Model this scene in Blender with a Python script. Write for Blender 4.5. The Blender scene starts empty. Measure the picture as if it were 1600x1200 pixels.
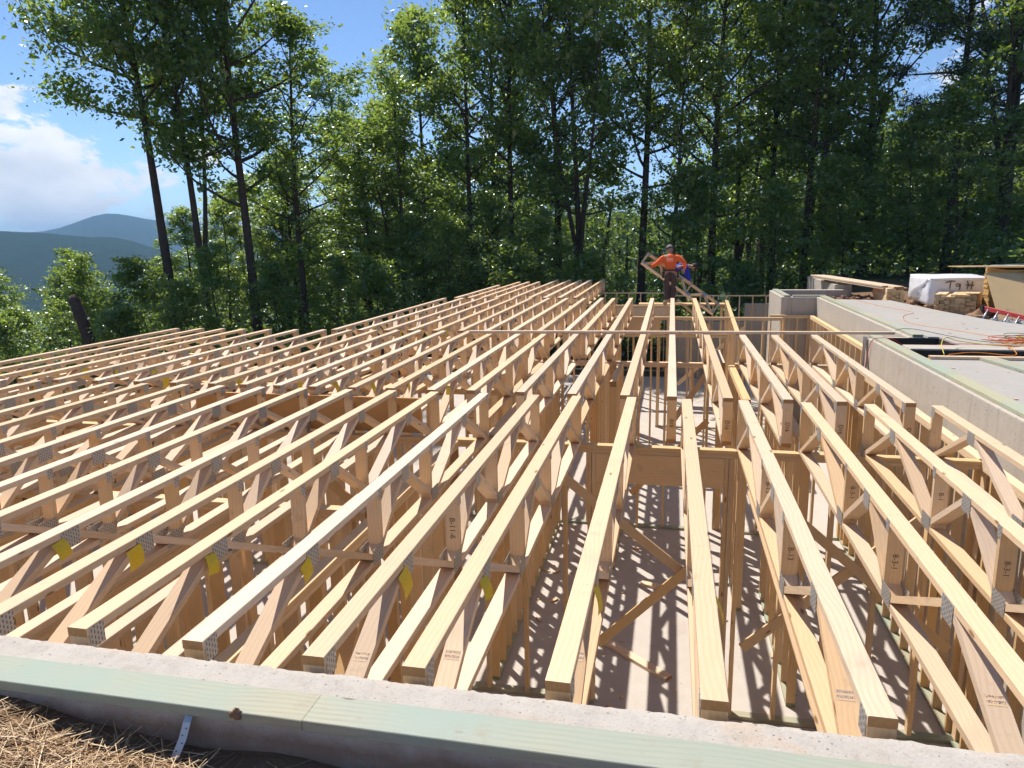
import bpy, math, random
import numpy as np
from mathutils import Vector, Matrix, Quaternion, Euler

SC = bpy.context.scene
COL = SC.collection
PI = math.pi
RAD = math.radians

# ------------------------------------------------------------------ camera
CAM_P, CAM_R, CAM_Y, CAM_H = RAD(11.41), RAD(-1.009), RAD(-12.356), 1.497
def cam_axes():
    p, r, y = CAM_P, CAM_R, CAM_Y
    F = Vector((math.sin(y)*math.cos(p), math.cos(y)*math.cos(p), -math.sin(p)))
    R = Vector((math.cos(y), -math.sin(y), 0)); U = R.cross(F)
    return math.cos(r)*R + math.sin(r)*U, -math.sin(r)*R + math.cos(r)*U, F
cd = bpy.data.cameras.new('camera'); cam = bpy.data.objects.new('camera', cd); COL.objects.link(cam)
cd.sensor_width = 36; cd.lens = 36*1140.5/1600; cd.clip_start = 0.05; cd.clip_end = 12000
_R, _U, _F = cam_axes()
cam.matrix_world = Matrix.Translation((0, 0, CAM_H)) @ Matrix((_R, _U, -_F)).transposed().to_4x4()
SC.camera = cam

# ------------------------------------------------------------------ light and sky
SUN_EL, SUN_AZ = RAD(54), RAD(-42)          # azimuth measured from +Y towards +X
to_sun = Vector((math.sin(SUN_AZ)*math.cos(SUN_EL), math.cos(SUN_AZ)*math.cos(SUN_EL), math.sin(SUN_EL)))
sl = bpy.data.lights.new('sun', 'SUN'); sl.energy = 4.5; sl.angle = RAD(0.53); sl.color = (1.0, 0.935, 0.86)
so = bpy.data.objects.new('sun', sl); COL.objects.link(so)
so.rotation_euler = to_sun.to_track_quat('Z', 'Y').to_euler()
SC.view_settings.view_transform = 'Standard'; SC.view_settings.look = 'None'
SC.view_settings.exposure = 0.6; SC.view_settings.gamma = 1.0
SC.view_settings.use_curve_mapping = False
SC.render.engine = 'CYCLES'
SC.cycles.use_denoising = True
SC.cycles.max_bounces = 7; SC.cycles.diffuse_bounces = 5; SC.cycles.glossy_bounces = 2
SC.cycles.transmission_bounces = 4; SC.cycles.transparent_max_bounces = 6; SC.cycles.volume_bounces = 0
SC.cycles.sample_clamp_indirect = 6
SC.cycles.use_adaptive_sampling = True; SC.cycles.adaptive_threshold = 0.03

W = bpy.data.worlds.new('World'); SC.world = W; W.use_nodes = True
wn, wl = W.node_tree.nodes, W.node_tree.links
wn.clear()
def N(nt, kind, **kw):
    n = nt.nodes.new(kind)
    for k, v in kw.items():
        if k.startswith('i_'):
            n.inputs[k[2:]].default_value = v
        else: setattr(n, k, v)
    return n
def build_world():
    nt = W.node_tree
    out = N(nt, 'ShaderNodeOutputWorld'); bg = N(nt, 'ShaderNodeBackground')
    sky = N(nt, 'ShaderNodeTexSky', sky_type='NISHITA', sun_disc=False, sun_elevation=SUN_EL, sun_rotation=SUN_AZ,
            altitude=1800, air_density=0.85, dust_density=0.02, ozone_density=4.5)
    tc = N(nt, 'ShaderNodeTexCoord')
    # cumulus: noise on the direction, stretched so that clouds are flat and wide; soft below
    mp = N(nt, 'ShaderNodeMapping'); mp.inputs['Scale'].default_value = (7.0, 7.0, 13.0); mp.inputs['Location'].default_value = CLOUD_OFF
    wl.new(tc.outputs['Generated'], mp.inputs['Vector'])
    n1 = N(nt, 'ShaderNodeTexNoise', i_Scale=1.0, i_Detail=9.0, i_Roughness=0.61, i_Distortion=0.25)
    wl.new(mp.outputs['Vector'], n1.inputs['Vector'])
    mp2 = N(nt, 'ShaderNodeMapping'); mp2.inputs['Scale'].default_value = (2.6, 2.6, 5.0); mp2.inputs['Location'].default_value = CLOUD_OFF2
    wl.new(tc.outputs['Generated'], mp2.inputs['Vector'])
    n2 = N(nt, 'ShaderNodeTexNoise', i_Scale=1.0, i_Detail=2.0)
    wl.new(mp2.outputs['Vector'], n2.inputs['Vector'])
    ad = N(nt, 'ShaderNodeMath', operation='MULTIPLY_ADD'); ad.inputs[1].default_value = 0.55
    wl.new(n2.outputs['Fac'], ad.inputs[0]); wl.new(n1.outputs['Fac'], ad.inputs[2])
    sx = N(nt, 'ShaderNodeSeparateXYZ'); wl.new(tc.outputs['Generated'], sx.inputs[0])
    # fewer clouds overhead, more low on the sky, all the way round
    alt = N(nt, 'ShaderNodeMapRange'); alt.inputs['From Min'].default_value = 0.02; alt.inputs['From Max'].default_value = 0.55
    alt.inputs['To Min'].default_value = 0.0; alt.inputs['To Max'].default_value = 0.16
    wl.new(sx.outputs['Z'], alt.inputs['Value'])
    sb = N(nt, 'ShaderNodeMath', operation='SUBTRACT'); wl.new(ad.outputs[0], sb.inputs[0]); wl.new(alt.outputs[0], sb.inputs[1])
    rp = N(nt, 'ShaderNodeMapRange', interpolation_type='SMOOTHSTEP'); rp.inputs['From Min'].default_value = CLOUD_LO; rp.inputs['From Max'].default_value = CLOUD_HI
    wl.new(sb.outputs[0], rp.inputs['Value'])
    mx = N(nt, 'ShaderNodeMix', data_type='RGBA')
    wl.new(rp.outputs[0], mx.inputs['Factor']); wl.new(sky.outputs[0], mx.inputs['A'])
    # cloud body: white with soft grey bellies
    n3 = N(nt, 'ShaderNodeTexNoise', i_Scale=1.6, i_Detail=5.0)
    wl.new(mp.outputs['Vector'], n3.inputs['Vector'])
    cr = N(nt, 'ShaderNodeValToRGB')
    cr.color_ramp.elements[0].position = 0.3; cr.color_ramp.elements[0].color = (5.2, 5.6, 6.3, 1)
    cr.color_ramp.elements[1].position = 0.68; cr.color_ramp.elements[1].color = (7.6, 7.7, 7.9, 1)
    wl.new(n3.outputs['Fac'], cr.inputs[0]); wl.new(cr.outputs[0], mx.inputs['B'])
    wl.new(mx.outputs['Result'], bg.inputs['Color'])
    bg.inputs['Strength'].default_value = 0.105
    wl.new(bg.outputs[0], out.inputs['Surface'])
CLOUD_OFF, CLOUD_OFF2, CLOUD_LO, CLOUD_HI = (4.29, 9.35, 6.17), (8.94, 19.87, 13.58), 0.785, 0.85
build_world()

# ------------------------------------------------------------------ helpers
rnd = random.Random(7)
def tag(o, label=None, cat=None, group=None, kind=None):
    if label: o['label'] = label
    if cat: o['category'] = cat
    if group: o['group'] = group
    if kind: o['kind'] = kind
    return o
def empty(name, loc=(0, 0, 0), rz=0.0):
    o = bpy.data.objects.new(name, None); o.empty_display_size = 0.1; COL.objects.link(o)
    o.location = loc; o.rotation_euler = (0, 0, rz); return o
def obj(name, me, mat=None, parent=None, loc=None, rot=None):
    o = bpy.data.objects.new(name, me); COL.objects.link(o)
    if mat is not None and not me.materials: me.materials.append(mat)
    if parent is not None: o.parent = parent
    if loc is not None: o.location = loc
    if rot is not None: o.rotation_euler = rot
    return o
def mesh(name, V, F, smooth=False):
    me = bpy.data.meshes.new(name); me.from_pydata([tuple(v) for v in V], [], F); me.update()
    if smooth: me.polygons.foreach_set('use_smooth', [True]*len(me.polygons))
    return me
def quads_mesh(name, V, Q, attr=None):
    """numpy verts (n,3), quads (m,4)"""
    me = bpy.data.meshes.new(name)
    me.vertices.add(len(V)); me.vertices.foreach_set('co', np.asarray(V, np.float32).ravel())
    m = len(Q); k = Q.shape[1]
    me.loops.add(m*k); me.loops.foreach_set('vertex_index', np.asarray(Q, np.int32).ravel())
    me.polygons.add(m)
    me.polygons.foreach_set('loop_start', np.arange(0, m*k, k, dtype=np.int32))
    if attr is not None:
        a = me.attributes.new('leafvar', 'FLOAT', 'FACE'); a.data.foreach_set('value', np.asarray(attr, np.float32))
    me.update(calc_edges=True); return me
class MB:
    def __init__(s): s.V = []; s.F = []
    def add(s, V, F):
        b = len(s.V); s.V += [tuple(v) for v in V]; s.F += [tuple(i+b for i in f) for f in F]; return s
    def box(s, x0, x1, y0, y1, z0, z1, M=None):
        V = [Vector((x, y, z)) for x in (x0, x1) for y in (y0, y1) for z in (z0, z1)]
        if M is not None: V = [M @ v for v in V]
        return s.add(V, [(0, 1, 3, 2), (4, 6, 7, 5), (0, 4, 5, 1), (2, 3, 7, 6), (0, 2, 6, 4), (1, 5, 7, 3)])
    def tube(s, pts, rad, n=8, cap=True):
        V, F = tube(pts, rad, n, cap); return s.add(V, F)
    def build(s, name, mat=None, parent=None, smooth=False, loc=None, rot=None):
        return obj(name, mesh(name, s.V, s.F, smooth), mat, parent, loc, rot)
def tube(pts, rad, n=8, cap=True):
    pts = [Vector(p) for p in pts]; V = []; F = []
    if not hasattr(rad, '__len__'): rad = [rad]*len(pts)
    up = Vector((0.3, 0.2, 1)).normalized(); prev = None
    for i, p in enumerate(pts):
        d = (pts[min(i+1, len(pts)-1)] - pts[max(i-1, 0)])
        d = d.normalized() if d.length > 1e-9 else Vector((0, 0, 1))
        if prev is None:
            a = d.cross(up); 
            if a.length < 1e-3: a = d.cross(Vector((1, 0, 0)))
            a.normalize()
        else:
            a = (prev - d*prev.dot(d)); 
            if a.length < 1e-5: a = d.orthogonal()
            a.normalize()
        prev = a; b = d.cross(a)
        for k in range(n):
            t = 2*PI*k/n; V.append(p + (a*math.cos(t) + b*math.sin(t))*rad[i])
    for i in range(len(pts)-1):
        for k in range(n):
            F.append((i*n+k, i*n+(k+1) % n, (i+1)*n+(k+1) % n, (i+1)*n+k))
    if cap:
        F.append(tuple(range(n-1, -1, -1))); F.append(tuple(range((len(pts)-1)*n, len(pts)*n)))
    return V, F
def smoothstep(a, b, x):
    t = min(1.0, max(0.0, (x-a)/(b-a))); return t*t*(3-2*t)
def spline(pts, n=8):
    pts = [Vector(p) for p in pts]; out = []
    P = [pts[0]*2-pts[1]] + pts + [pts[-1]*2-pts[-2]]
    for i in range(1, len(P)-2):
        for k in range(n):
            t = k/n; a, b, c, d = P[i-1], P[i], P[i+1], P[i+2]
            out.append(0.5*((2*b)+(c-a)*t+(2*a-5*b+4*c-d)*t*t+(3*b-a-3*c+d)*t**3))
    out.append(pts[-1]); return out

# ------------------------------------------------------------------ materials
def newmat(name):
    m = bpy.data.materials.new(name); m.use_nodes = True
    nt = m.node_tree; b = nt.nodes['Principled BSDF']
    return m, nt, b
def ramp(nt, stops):
    r = N(nt, 'ShaderNodeValToRGB'); e = r.color_ramp.elements
    while len(e) < len(stops): e.new(0.5)
    for i, (p, c) in enumerate(stops):
        e[i].position = p; e[i].color = (*c, 1)
    return r
def mixc(nt, fac, a, b, blend='MIX'):
    m = N(nt, 'ShaderNodeMix', data_type='RGBA', blend_type=blend)
    for s, v in (('Factor', fac), ('A', a), ('B', b)):
        i = m.inputs[s]
        if s == 'Factor': i = m.inputs[0]
        if isinstance(v, (int, float)): i.default_value = v
        elif isinstance(v, tuple): i.default_value = (*v, 1)
        else: nt.links.new(v, i)
    return m.outputs['Result']
def mth(nt, op, a, b=None, c=None, clamp=False):
    m = N(nt, 'ShaderNodeMath', operation=op, use_clamp=clamp)
    for i, v in enumerate((a, b, c)):
        if v is None: continue
        if isinstance(v, (int, float)): m.inputs[i].default_value = v
        else: nt.links.new(v, m.inputs[i])
    return m.outputs[0]
def noise(nt, vec, scale, detail=3, rough=0.5, dist=0.0):
    n = N(nt, 'ShaderNodeTexNoise', i_Scale=scale, i_Detail=detail, i_Roughness=rough, i_Distortion=dist)
    if vec is not None: nt.links.new(vec, n.inputs['Vector'])
    return n.outputs['Fac']
def objvec(nt, scale=(1, 1, 1), rand=True):
    tc = N(nt, 'ShaderNodeTexCoord'); mp = N(nt, 'ShaderNodeMapping'); mp.inputs['Scale'].default_value = scale
    if rand:
        oi = N(nt, 'ShaderNodeObjectInfo'); v = N(nt, 'ShaderNodeVectorMath', operation='SCALE')
        v.inputs[0].default_value = (17.3, 5.1, 9.7); nt.links.new(oi.outputs['Random'], v.inputs['Scale'])
        a = N(nt, 'ShaderNodeVectorMath', operation='ADD'); nt.links.new(tc.outputs['Object'], a.inputs[0]); nt.links.new(v.outputs[0], a.inputs[1])
        nt.links.new(a.outputs[0], mp.inputs['Vector']); return mp.outputs[0], tc, oi
    nt.links.new(tc.outputs['Object'], mp.inputs['Vector']); return mp.outputs[0], tc, None
def bump(nt, b, h, strength=0.3, dist=0.01):
    n = N(nt, 'ShaderNodeBump', i_Strength=strength, i_Distance=dist); nt.links.new(h, n.inputs['Height']); nt.links.new(n.outputs[0], b.inputs['Normal'])

def wood(name, pale, warm, dark, knot=(0.20, 0.095, 0.035), green=None, end=(0.50, 0.27, 0.11)):
    m, nt, b = newmat(name); L = nt.links
    v, tc, oi = objvec(nt, (1, 1, 1))
    mp = N(nt, 'ShaderNodeMapping'); mp.inputs['Scale'].default_value = (1.0, 14, 14); L.new(v, mp.inputs['Vector'])
    warp = noise(nt, v, 1.6, 2)
    # growth rings seen as long cathedral figures
    sx = N(nt, 'ShaderNodeSeparateXYZ'); L.new(mp.outputs[0], sx.inputs[0])
    ringc = mth(nt, 'ADD', mth(nt, 'MULTIPLY', sx.outputs['Y'], 3.2), mth(nt, 'MULTIPLY', warp, 6.0))
    ringc = mth(nt, 'ADD', ringc, mth(nt, 'MULTIPLY', sx.outputs['Z'], 2.0))
    ring = mth(nt, 'ADD', mth(nt, 'MULTIPLY', mth(nt, 'SINE', mth(nt, 'MULTIPLY', ringc, 6.0)), 0.5), 0.5)
    ring = mth(nt, 'MULTIPLY', mth(nt, 'POWER', ring, 2.5), mth(nt, 'MULTIPLY', noise(nt, v, 3.1, 3), 1.3))
    fine = noise(nt, mp.outputs[0], 9.0, 4, 0.65)
    tint = oi.outputs['Random']
    base = mixc(nt, tint, pale, warm)
    blot = noise(nt, v, 2.2, 3)
    base = mixc(nt, mth(nt, 'MULTIPLY', ring, 0.42), base, dark)
    base = mixc(nt, mth(nt, 'MULTIPLY', mth(nt, 'SUBTRACT', fine, 0.35, clamp=True), 0.55), base, dark)
    if green:
        g1 = noise(nt, v, 1.3, 3); rp = N(nt, 'ShaderNodeMapRange'); rp.inputs['From Min'].default_value = 0.44; rp.inputs['From Max'].default_value = 0.68
        L.new(g1, rp.inputs['Value']); base = mixc(nt, rp.outputs[0], base, green)
    else:
        rp = N(nt, 'ShaderNodeMapRange'); rp.inputs['From Min'].default_value = 0.60; rp.inputs['From Max'].default_value = 0.74; rp.inputs['To Max'].default_value = 0.35
        L.new(blot, rp.inputs['Value']); base = mixc(nt, rp.outputs[0], base, (0.42, 0.36, 0.28))
    # knots
    mk = N(nt, 'ShaderNodeMapping'); mk.inputs['Scale'].default_value = (3.0, 9.5, 9.5); L.new(v, mk.inputs['Vector'])
    vo = N(nt, 'ShaderNodeTexVoronoi', feature='F1', i_Scale=1.0, i_Randomness=1.0); L.new(mk.outputs[0], vo.inputs['Vector'])
    sc = N(nt, 'ShaderNodeSeparateColor'); L.new(vo.outputs['Color'], sc.inputs[0])
    kd = mth(nt, 'ADD', vo.outputs['Distance'], mth(nt, 'MULTIPLY', fine, 0.06))
    kr = N(nt, 'ShaderNodeMapRange'); kr.inputs['From Min'].default_value = 0.095; kr.inputs['From Max'].default_value = 0.14; kr.inputs['To Min'].default_value = 1; kr.inputs['To Max'].default_value = 0
    L.new(kd, kr.inputs['Value'])
    kf = mth(nt, 'MULTIPLY', kr.outputs[0], mth(nt, 'GREATER_THAN', sc.outputs[0], 0.5))
    base = mixc(nt, mth(nt, 'MULTIPLY', kf, 0.8), base, knot)
    # board-to-board value and handling smudges
    r2 = mth(nt, 'FRACT', mth(nt, 'MULTIPLY', oi.outputs['Random'], 37.7)); vv = mth(nt, 'ADD', 0.87, mth(nt, 'MULTIPLY', r2, 0.22))
    hs = N(nt, 'ShaderNodeHueSaturation'); hs.inputs['Saturation'].default_value = 1.0; L.new(vv, hs.inputs['Value']); L.new(base, hs.inputs['Color'])
    hsat = mth(nt, 'ADD', 0.86, mth(nt, 'MULTIPLY', mth(nt, 'FRACT', mth(nt, 'MULTIPLY', oi.outputs['Random'], 91.3)), 0.3)); L.new(hsat, hs.inputs['Saturation'])
    base = hs.outputs[0]
    sm = noise(nt, v, 5.5, 5, 0.7); rs2 = N(nt, 'ShaderNodeMapRange'); rs2.inputs['From Min'].default_value = 0.60; rs2.inputs['From Max'].default_value = 0.70; rs2.inputs['To Max'].default_value = 0.34
    L.new(sm, rs2.inputs['Value']); base = mixc(nt, rs2.outputs[0], base, (0.34, 0.24, 0.16))
    # end grain
    nx = N(nt, 'ShaderNodeSeparateXYZ'); L.new(tc.outputs['Normal'], nx.inputs[0])
    ef = mth(nt, 'GREATER_THAN', mth(nt, 'ABSOLUTE', nx.outputs['X']), 0.75)
    er = noise(nt, v, 60, 3)
    endc = mixc(nt, er, end, tuple(c*0.6 for c in end))
    base = mixc(nt, ef, base, endc)
    L.new(base, b.inputs['Base Color'])
    b.inputs['Roughness'].default_value = 0.62; b.inputs['Specular IOR Level'].default_value = 0.25
    bump(nt, b, mth(nt, 'ADD', fine, mth(nt, 'MULTIPLY', ring, 0.3)), 0.22, 0.002)
    return m
M = {}
M['pine'] = wood('pine_lumber', (0.76, 0.595, 0.43), (0.72, 0.525, 0.335), (0.60, 0.395, 0.215))
M['stud'] = wood('stud_lumber', (0.75, 0.555, 0.345), (0.71, 0.50, 0.285), (0.59, 0.375, 0.18))
M['treated'] = wood('treated_lumber', (0.46, 0.43, 0.31), (0.42, 0.42, 0.305), (0.25, 0.25, 0.165), knot=(0.12, 0.09, 0.05), green=(0.335, 0.40, 0.325), end=(0.35, 0.36, 0.2))
M['stack'] = wood('stacked_lumber', (0.76, 0.60, 0.38), (0.72, 0.54, 0.32), (0.56, 0.36, 0.16), end=(0.92, 0.68, 0.36))  # end colour brightened to stand in for grazing sun on the board ends
M['lvl'] = wood('laminated_beam', (0.52, 0.30, 0.13), (0.46, 0.25, 0.10), (0.32, 0.16, 0.06))

def concrete(name, c0, c1, stain=(0.45, 0.30, 0.20), stain_amt=0.25, seams=False, pit=0.5, bstr=0.5, pscale=24.0, soil=False):
    m, nt, b = newmat(name); L = nt.links
    v, tc, oi = objvec(nt, (1, 1, 1), rand=False)
    big = noise(nt, v, 0.9, 5, 0.6); mid = noise(nt, v, 6, 5, 0.65); fin = noise(nt, v, 70, 3, 0.7)
    base = mixc(nt, big, c0, c1)
    base = mixc(nt, mth(nt, 'MULTIPLY', mid, 0.55), base, tuple(c*0.72 for c in c0))
    st = noise(nt, v, 2.7, 4, 0.6, 0.4); rp = N(nt, 'ShaderNodeMapRange'); rp.inputs['From Min'].default_value = 0.56; rp.inputs['From Max'].default_value = 0.72; rp.inputs['To Max'].default_value = stain_amt
    L.new(st, rp.inputs['Value']); base = mixc(nt, rp.outputs[0], base, stain)
    # pits
    vo = N(nt, 'ShaderNodeTexVoronoi', feature='F1', i_Scale=pscale); L.new(v, vo.inputs['Vector'])
    sc = N(nt, 'ShaderNodeSeparateColor'); L.new(vo.outputs['Color'], sc.inputs[0])
    pf = mth(nt, 'MULTIPLY', mth(nt, 'LESS_THAN', vo.outputs['Distance'], mth(nt, 'MULTIPLY', sc.outputs[1], 0.26)), mth(nt, 'GREATER_THAN', sc.outputs[0], 1-pit*0.5))
    base = mixc(nt, mth(nt, 'MULTIPLY', pf, 0.7), base, tuple(c*0.28 for c in c0))
    h = mth(nt, 'ADD', mth(nt, 'MULTIPLY', mid, 0.6), mth(nt, 'MULTIPLY', fin, 0.35))
    h = mth(nt, 'SUBTRACT', h, mth(nt, 'MULTIPLY', pf, 0.9))
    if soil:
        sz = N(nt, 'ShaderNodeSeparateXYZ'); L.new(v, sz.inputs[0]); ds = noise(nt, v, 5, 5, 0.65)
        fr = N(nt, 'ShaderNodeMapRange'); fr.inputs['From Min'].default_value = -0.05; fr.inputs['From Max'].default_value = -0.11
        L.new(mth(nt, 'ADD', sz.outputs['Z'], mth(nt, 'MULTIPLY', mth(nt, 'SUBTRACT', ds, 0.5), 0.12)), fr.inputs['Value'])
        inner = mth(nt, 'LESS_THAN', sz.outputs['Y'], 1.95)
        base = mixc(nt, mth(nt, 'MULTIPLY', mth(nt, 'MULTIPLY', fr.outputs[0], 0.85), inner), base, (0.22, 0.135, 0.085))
        sp_ = noise(nt, v, 130, 2, 0.6); rs_ = N(nt, 'ShaderNodeMapRange'); rs_.inputs['From Min'].default_value = 0.58; rs_.inputs['From Max'].default_value = 0.72; rs_.inputs['To Max'].default_value = 0.5
        L.new(sp_, rs_.inputs['Value']); base = mixc(nt, rs_.outputs[0], base, (0.20, 0.17, 0.14))
        bl = noise(nt, v, 11, 6, 0.75); rb_ = N(nt, 'ShaderNodeMapRange'); rb_.inputs['From Min'].default_value = 0.5; rb_.inputs['From Max'].default_value = 0.66; rb_.inputs['To Max'].default_value = 0.45
        L.new(bl, rb_.inputs['Value']); base = mixc(nt, rb_.outputs[0], base, (0.33, 0.285, 0.24))
    if seams:
        sx = N(nt, 'ShaderNodeSeparateXYZ'); L.new(v, sx.inputs[0])
        u = mth(nt, 'ADD', sx.outputs['X'], sx.outputs['Y'])
        fr = mth(nt, 'FRACT', mth(nt, 'MULTIPLY', u, 1/0.61))
        sf = mth(nt, 'LESS_THAN', fr, 0.014)
        base = mixc(nt, mth(nt, 'MULTIPLY', sf, 0.45), base, tuple(c*0.5 for c in c0))
        # runs of water down the face
        ms = N(nt, 'ShaderNodeMapping'); ms.inputs['Scale'].default_value = (9, 9, 0.7); L.new(v, ms.inputs['Vector'])
        run = noise(nt, ms.outputs[0], 1.5, 4, 0.6); rr = N(nt, 'ShaderNodeMapRange'); rr.inputs['From Min'].default_value = 0.5; rr.inputs['From Max'].default_value = 0.75; rr.inputs['To Max'].default_value = 0.4
        L.new(run, rr.inputs['Value']); base = mixc(nt, rr.outputs[0], base, tuple(c*0.62 for c in c0))
        h = mth(nt, 'ADD', h, mth(nt, 'MULTIPLY', sf, 0.6))
    L.new(base, b.inputs['Base Color']); b.inputs['Roughness'].default_value = 0.88; b.inputs['Specular IOR Level'].default_value = 0.2
    bump(nt, b, h, bstr, 0.006)
    return m
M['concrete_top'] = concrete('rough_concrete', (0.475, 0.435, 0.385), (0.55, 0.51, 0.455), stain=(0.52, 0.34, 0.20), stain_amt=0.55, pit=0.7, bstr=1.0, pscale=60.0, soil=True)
M['concrete_wall'] = concrete('formed_concrete', (0.47, 0.42, 0.355), (0.59, 0.535, 0.455), seams=True, stain_amt=0.4, pscale=34.0)
M['slab'] = concrete('slab_concrete', (0.52, 0.475, 0.42), (0.60, 0.55, 0.49), stain=(0.40, 0.33, 0.27), stain_amt=0.3, pit=0.12, bstr=0.2)

def simple(name, col, rough=0.6, metal=0.0, var=0.15, scale=12, spec=0.4, bstr=0.1):
    m, nt, b = newmat(name); v, tc, oi = objvec(nt, (1, 1, 1))
    n = noise(nt, v, scale, 4, 0.6)
    nt.links.new(mixc(nt, n, tuple(max(0, c*(1-var)) for c in col), tuple(min(1, c*(1+var)) for c in col)), b.inputs['Base Color'])
    b.inputs['Roughness'].default_value = rough; b.inputs['Metallic'].default_value = metal; b.inputs['Specular IOR Level'].default_value = spec
    if bstr: bump(nt, b, n, bstr, 0.004)
    return m
def plate_mat():
    m, nt, b = newmat('galvanised_truss_plate'); L = nt.links
    v, tc, oi = objvec(nt, (1, 1, 1), rand=False)
    sx = N(nt, 'ShaderNodeSeparateXYZ'); L.new(v, sx.inputs[0])
    a = mth(nt, 'LESS_THAN', mth(nt, 'FRACT', mth(nt, 'MULTIPLY', sx.outputs['Y'], 62)), 0.42)
    c = mth(nt, 'LESS_THAN', mth(nt, 'FRACT', mth(nt, 'ADD', mth(nt, 'MULTIPLY', sx.outputs['Z'], 42), mth(nt, 'MULTIPLY', mth(nt, 'FLOOR', mth(nt, 'MULTIPLY', sx.outputs['Y'], 62)), 0.5))), 0.62)
    f = mth(nt, 'MULTIPLY', a, c)
    n = noise(nt, v, 30, 3)
    base = mixc(nt, n, (0.42, 0.42, 0.40), (0.58, 0.57, 0.54))
    L.new(mixc(nt, mth(nt, 'MULTIPLY', f, 0.8), base, (0.12, 0.10, 0.08)), b.inputs['Base Color'])
    b.inputs['Metallic'].default_value = 0.55; b.inputs['Roughness'].default_value = 0.5
    bump(nt, b, mth(nt, 'SUBTRACT', 1.0, f), 0.6, 0.002); return m
M['plate'] = plate_mat()
def tag_mat():
    m, nt, b = newmat('yellow_tag'); L = nt.links; v, tc, oi = objvec(nt, (1, 1, 1), rand=False)
    sx = N(nt, 'ShaderNodeSeparateXYZ'); L.new(v, sx.inputs[0])
    row = mth(nt, 'LESS_THAN', mth(nt, 'FRACT', mth(nt, 'MULTIPLY', sx.outputs['Y'], 90)), 0.35)
    n = noise(nt, v, 240, 1); f = mth(nt, 'MULTIPLY', row, mth(nt, 'GREATER_THAN', n, 0.5))
    L.new(mixc(nt, mth(nt, 'MULTIPLY', f, 0.55), (0.78, 0.56, 0.02), (0.25, 0.18, 0.02)), b.inputs['Base Color'])
    b.inputs['Roughness'].default_value = 0.45; return m
M['tag'] = tag_mat()
def stamp_mat():
    m, nt, b = newmat('ink_stamp'); L = nt.links; v, tc, oi = objvec(nt, (1, 1, 1))
    mp = N(nt, 'ShaderNodeMapping'); mp.inputs['Scale'].default_value = (220, 130, 50); L.new(v, mp.inputs['Vector'])
    sv = N(nt, 'ShaderNodeSeparateXYZ'); L.new(tc.outputs['Object'], sv.inputs[0])
    row = mth(nt, 'GREATER_THAN', mth(nt, 'FRACT', mth(nt, 'MULTIPLY', mth(nt, 'ADD', sv.outputs['X'], 0.022), 48.0)), 0.42)
    n = noise(nt, mp.outputs[0], 1.6, 1); f = mth(nt, 'MULTIPLY', row, mth(nt, 'GREATER_THAN', n, 0.5))
    L.new(mixc(nt, f, (0.68, 0.49, 0.31), (0.16, 0.14, 0.15)), b.inputs['Base Color']); b.inputs['Roughness'].default_value = 0.7; return m
M['stamp'] = stamp_mat()
M['ink'] = simple('black_marker', (0.13, 0.07, 0.035), 0.7, bstr=0)
M['bark'] = simple('bark', (0.085, 0.062, 0.048), 0.95, var=0.5, scale=9, spec=0.1, bstr=0.8)
M['bark_red'] = simple('pine_bark', (0.13, 0.075, 0.05), 0.95, var=0.5, scale=8, spec=0.1, bstr=0.8)
M['white_wrap'] = simple('white_plastic_wrap', (0.78, 0.79, 0.83), 0.35, var=0.06, scale=3, spec=0.5, bstr=0.5)
M['osb'] = wood('sheathing_panel', (0.66, 0.445, 0.19), (0.63, 0.42, 0.175), (0.47, 0.29, 0.11), end=(0.58, 0.38, 0.15))
M['red_rail'] = simple('red_fibreglass', (0.50, 0.05, 0.05), 0.5, var=0.2)
M['steel'] = simple('galvanised_steel', (0.50, 0.52, 0.55), 0.42, metal=0.8, var=0.15)
M['black_holes'] = simple('hole_black', (0.01, 0.01, 0.01), 0.9, bstr=0)
M['cord_orange'] = simple('orange_cord', (0.75, 0.25, 0.03), 0.5, bstr=0)
M['cord_red'] = simple('red_cord', (0.60, 0.04, 0.04), 0.5, bstr=0)
M['cord_yellow'] = simple('yellow_cord', (0.65, 0.50, 0.06), 0.5, bstr=0)
M['cord_green'] = simple('green_cord', (0.10, 0.25, 0.08), 0.5, bstr=0)
M['cord_black'] = simple('black_cord', (0.02, 0.03, 0.03), 0.5, bstr=0)
M['rock'] = simple('grey_gravel', (0.30, 0.30, 0.31), 0.9, var=0.45, scale=5)
M['rubble'] = simple('brown_rubble', (0.26, 0.15, 0.09), 0.9, var=0.4, scale=6)
M['straw'] = None
def straw_mat():
    m, nt, b = newmat('dry_straw'); at = N(nt, 'ShaderNodeAttribute', attribute_name='leafvar')
    r = ramp(nt, [(0.0, (0.28, 0.155, 0.07)), (0.5, (0.58, 0.39, 0.20)), (1.0, (0.80, 0.63, 0.40))])
    nt.links.new(at.outputs['Fac'], r.inputs[0]); nt.links.new(r.outputs[0], b.inputs['Base Color']); b.inputs['Roughness'].default_value = 0.6; return m
M['straw'] = straw_mat()
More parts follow.
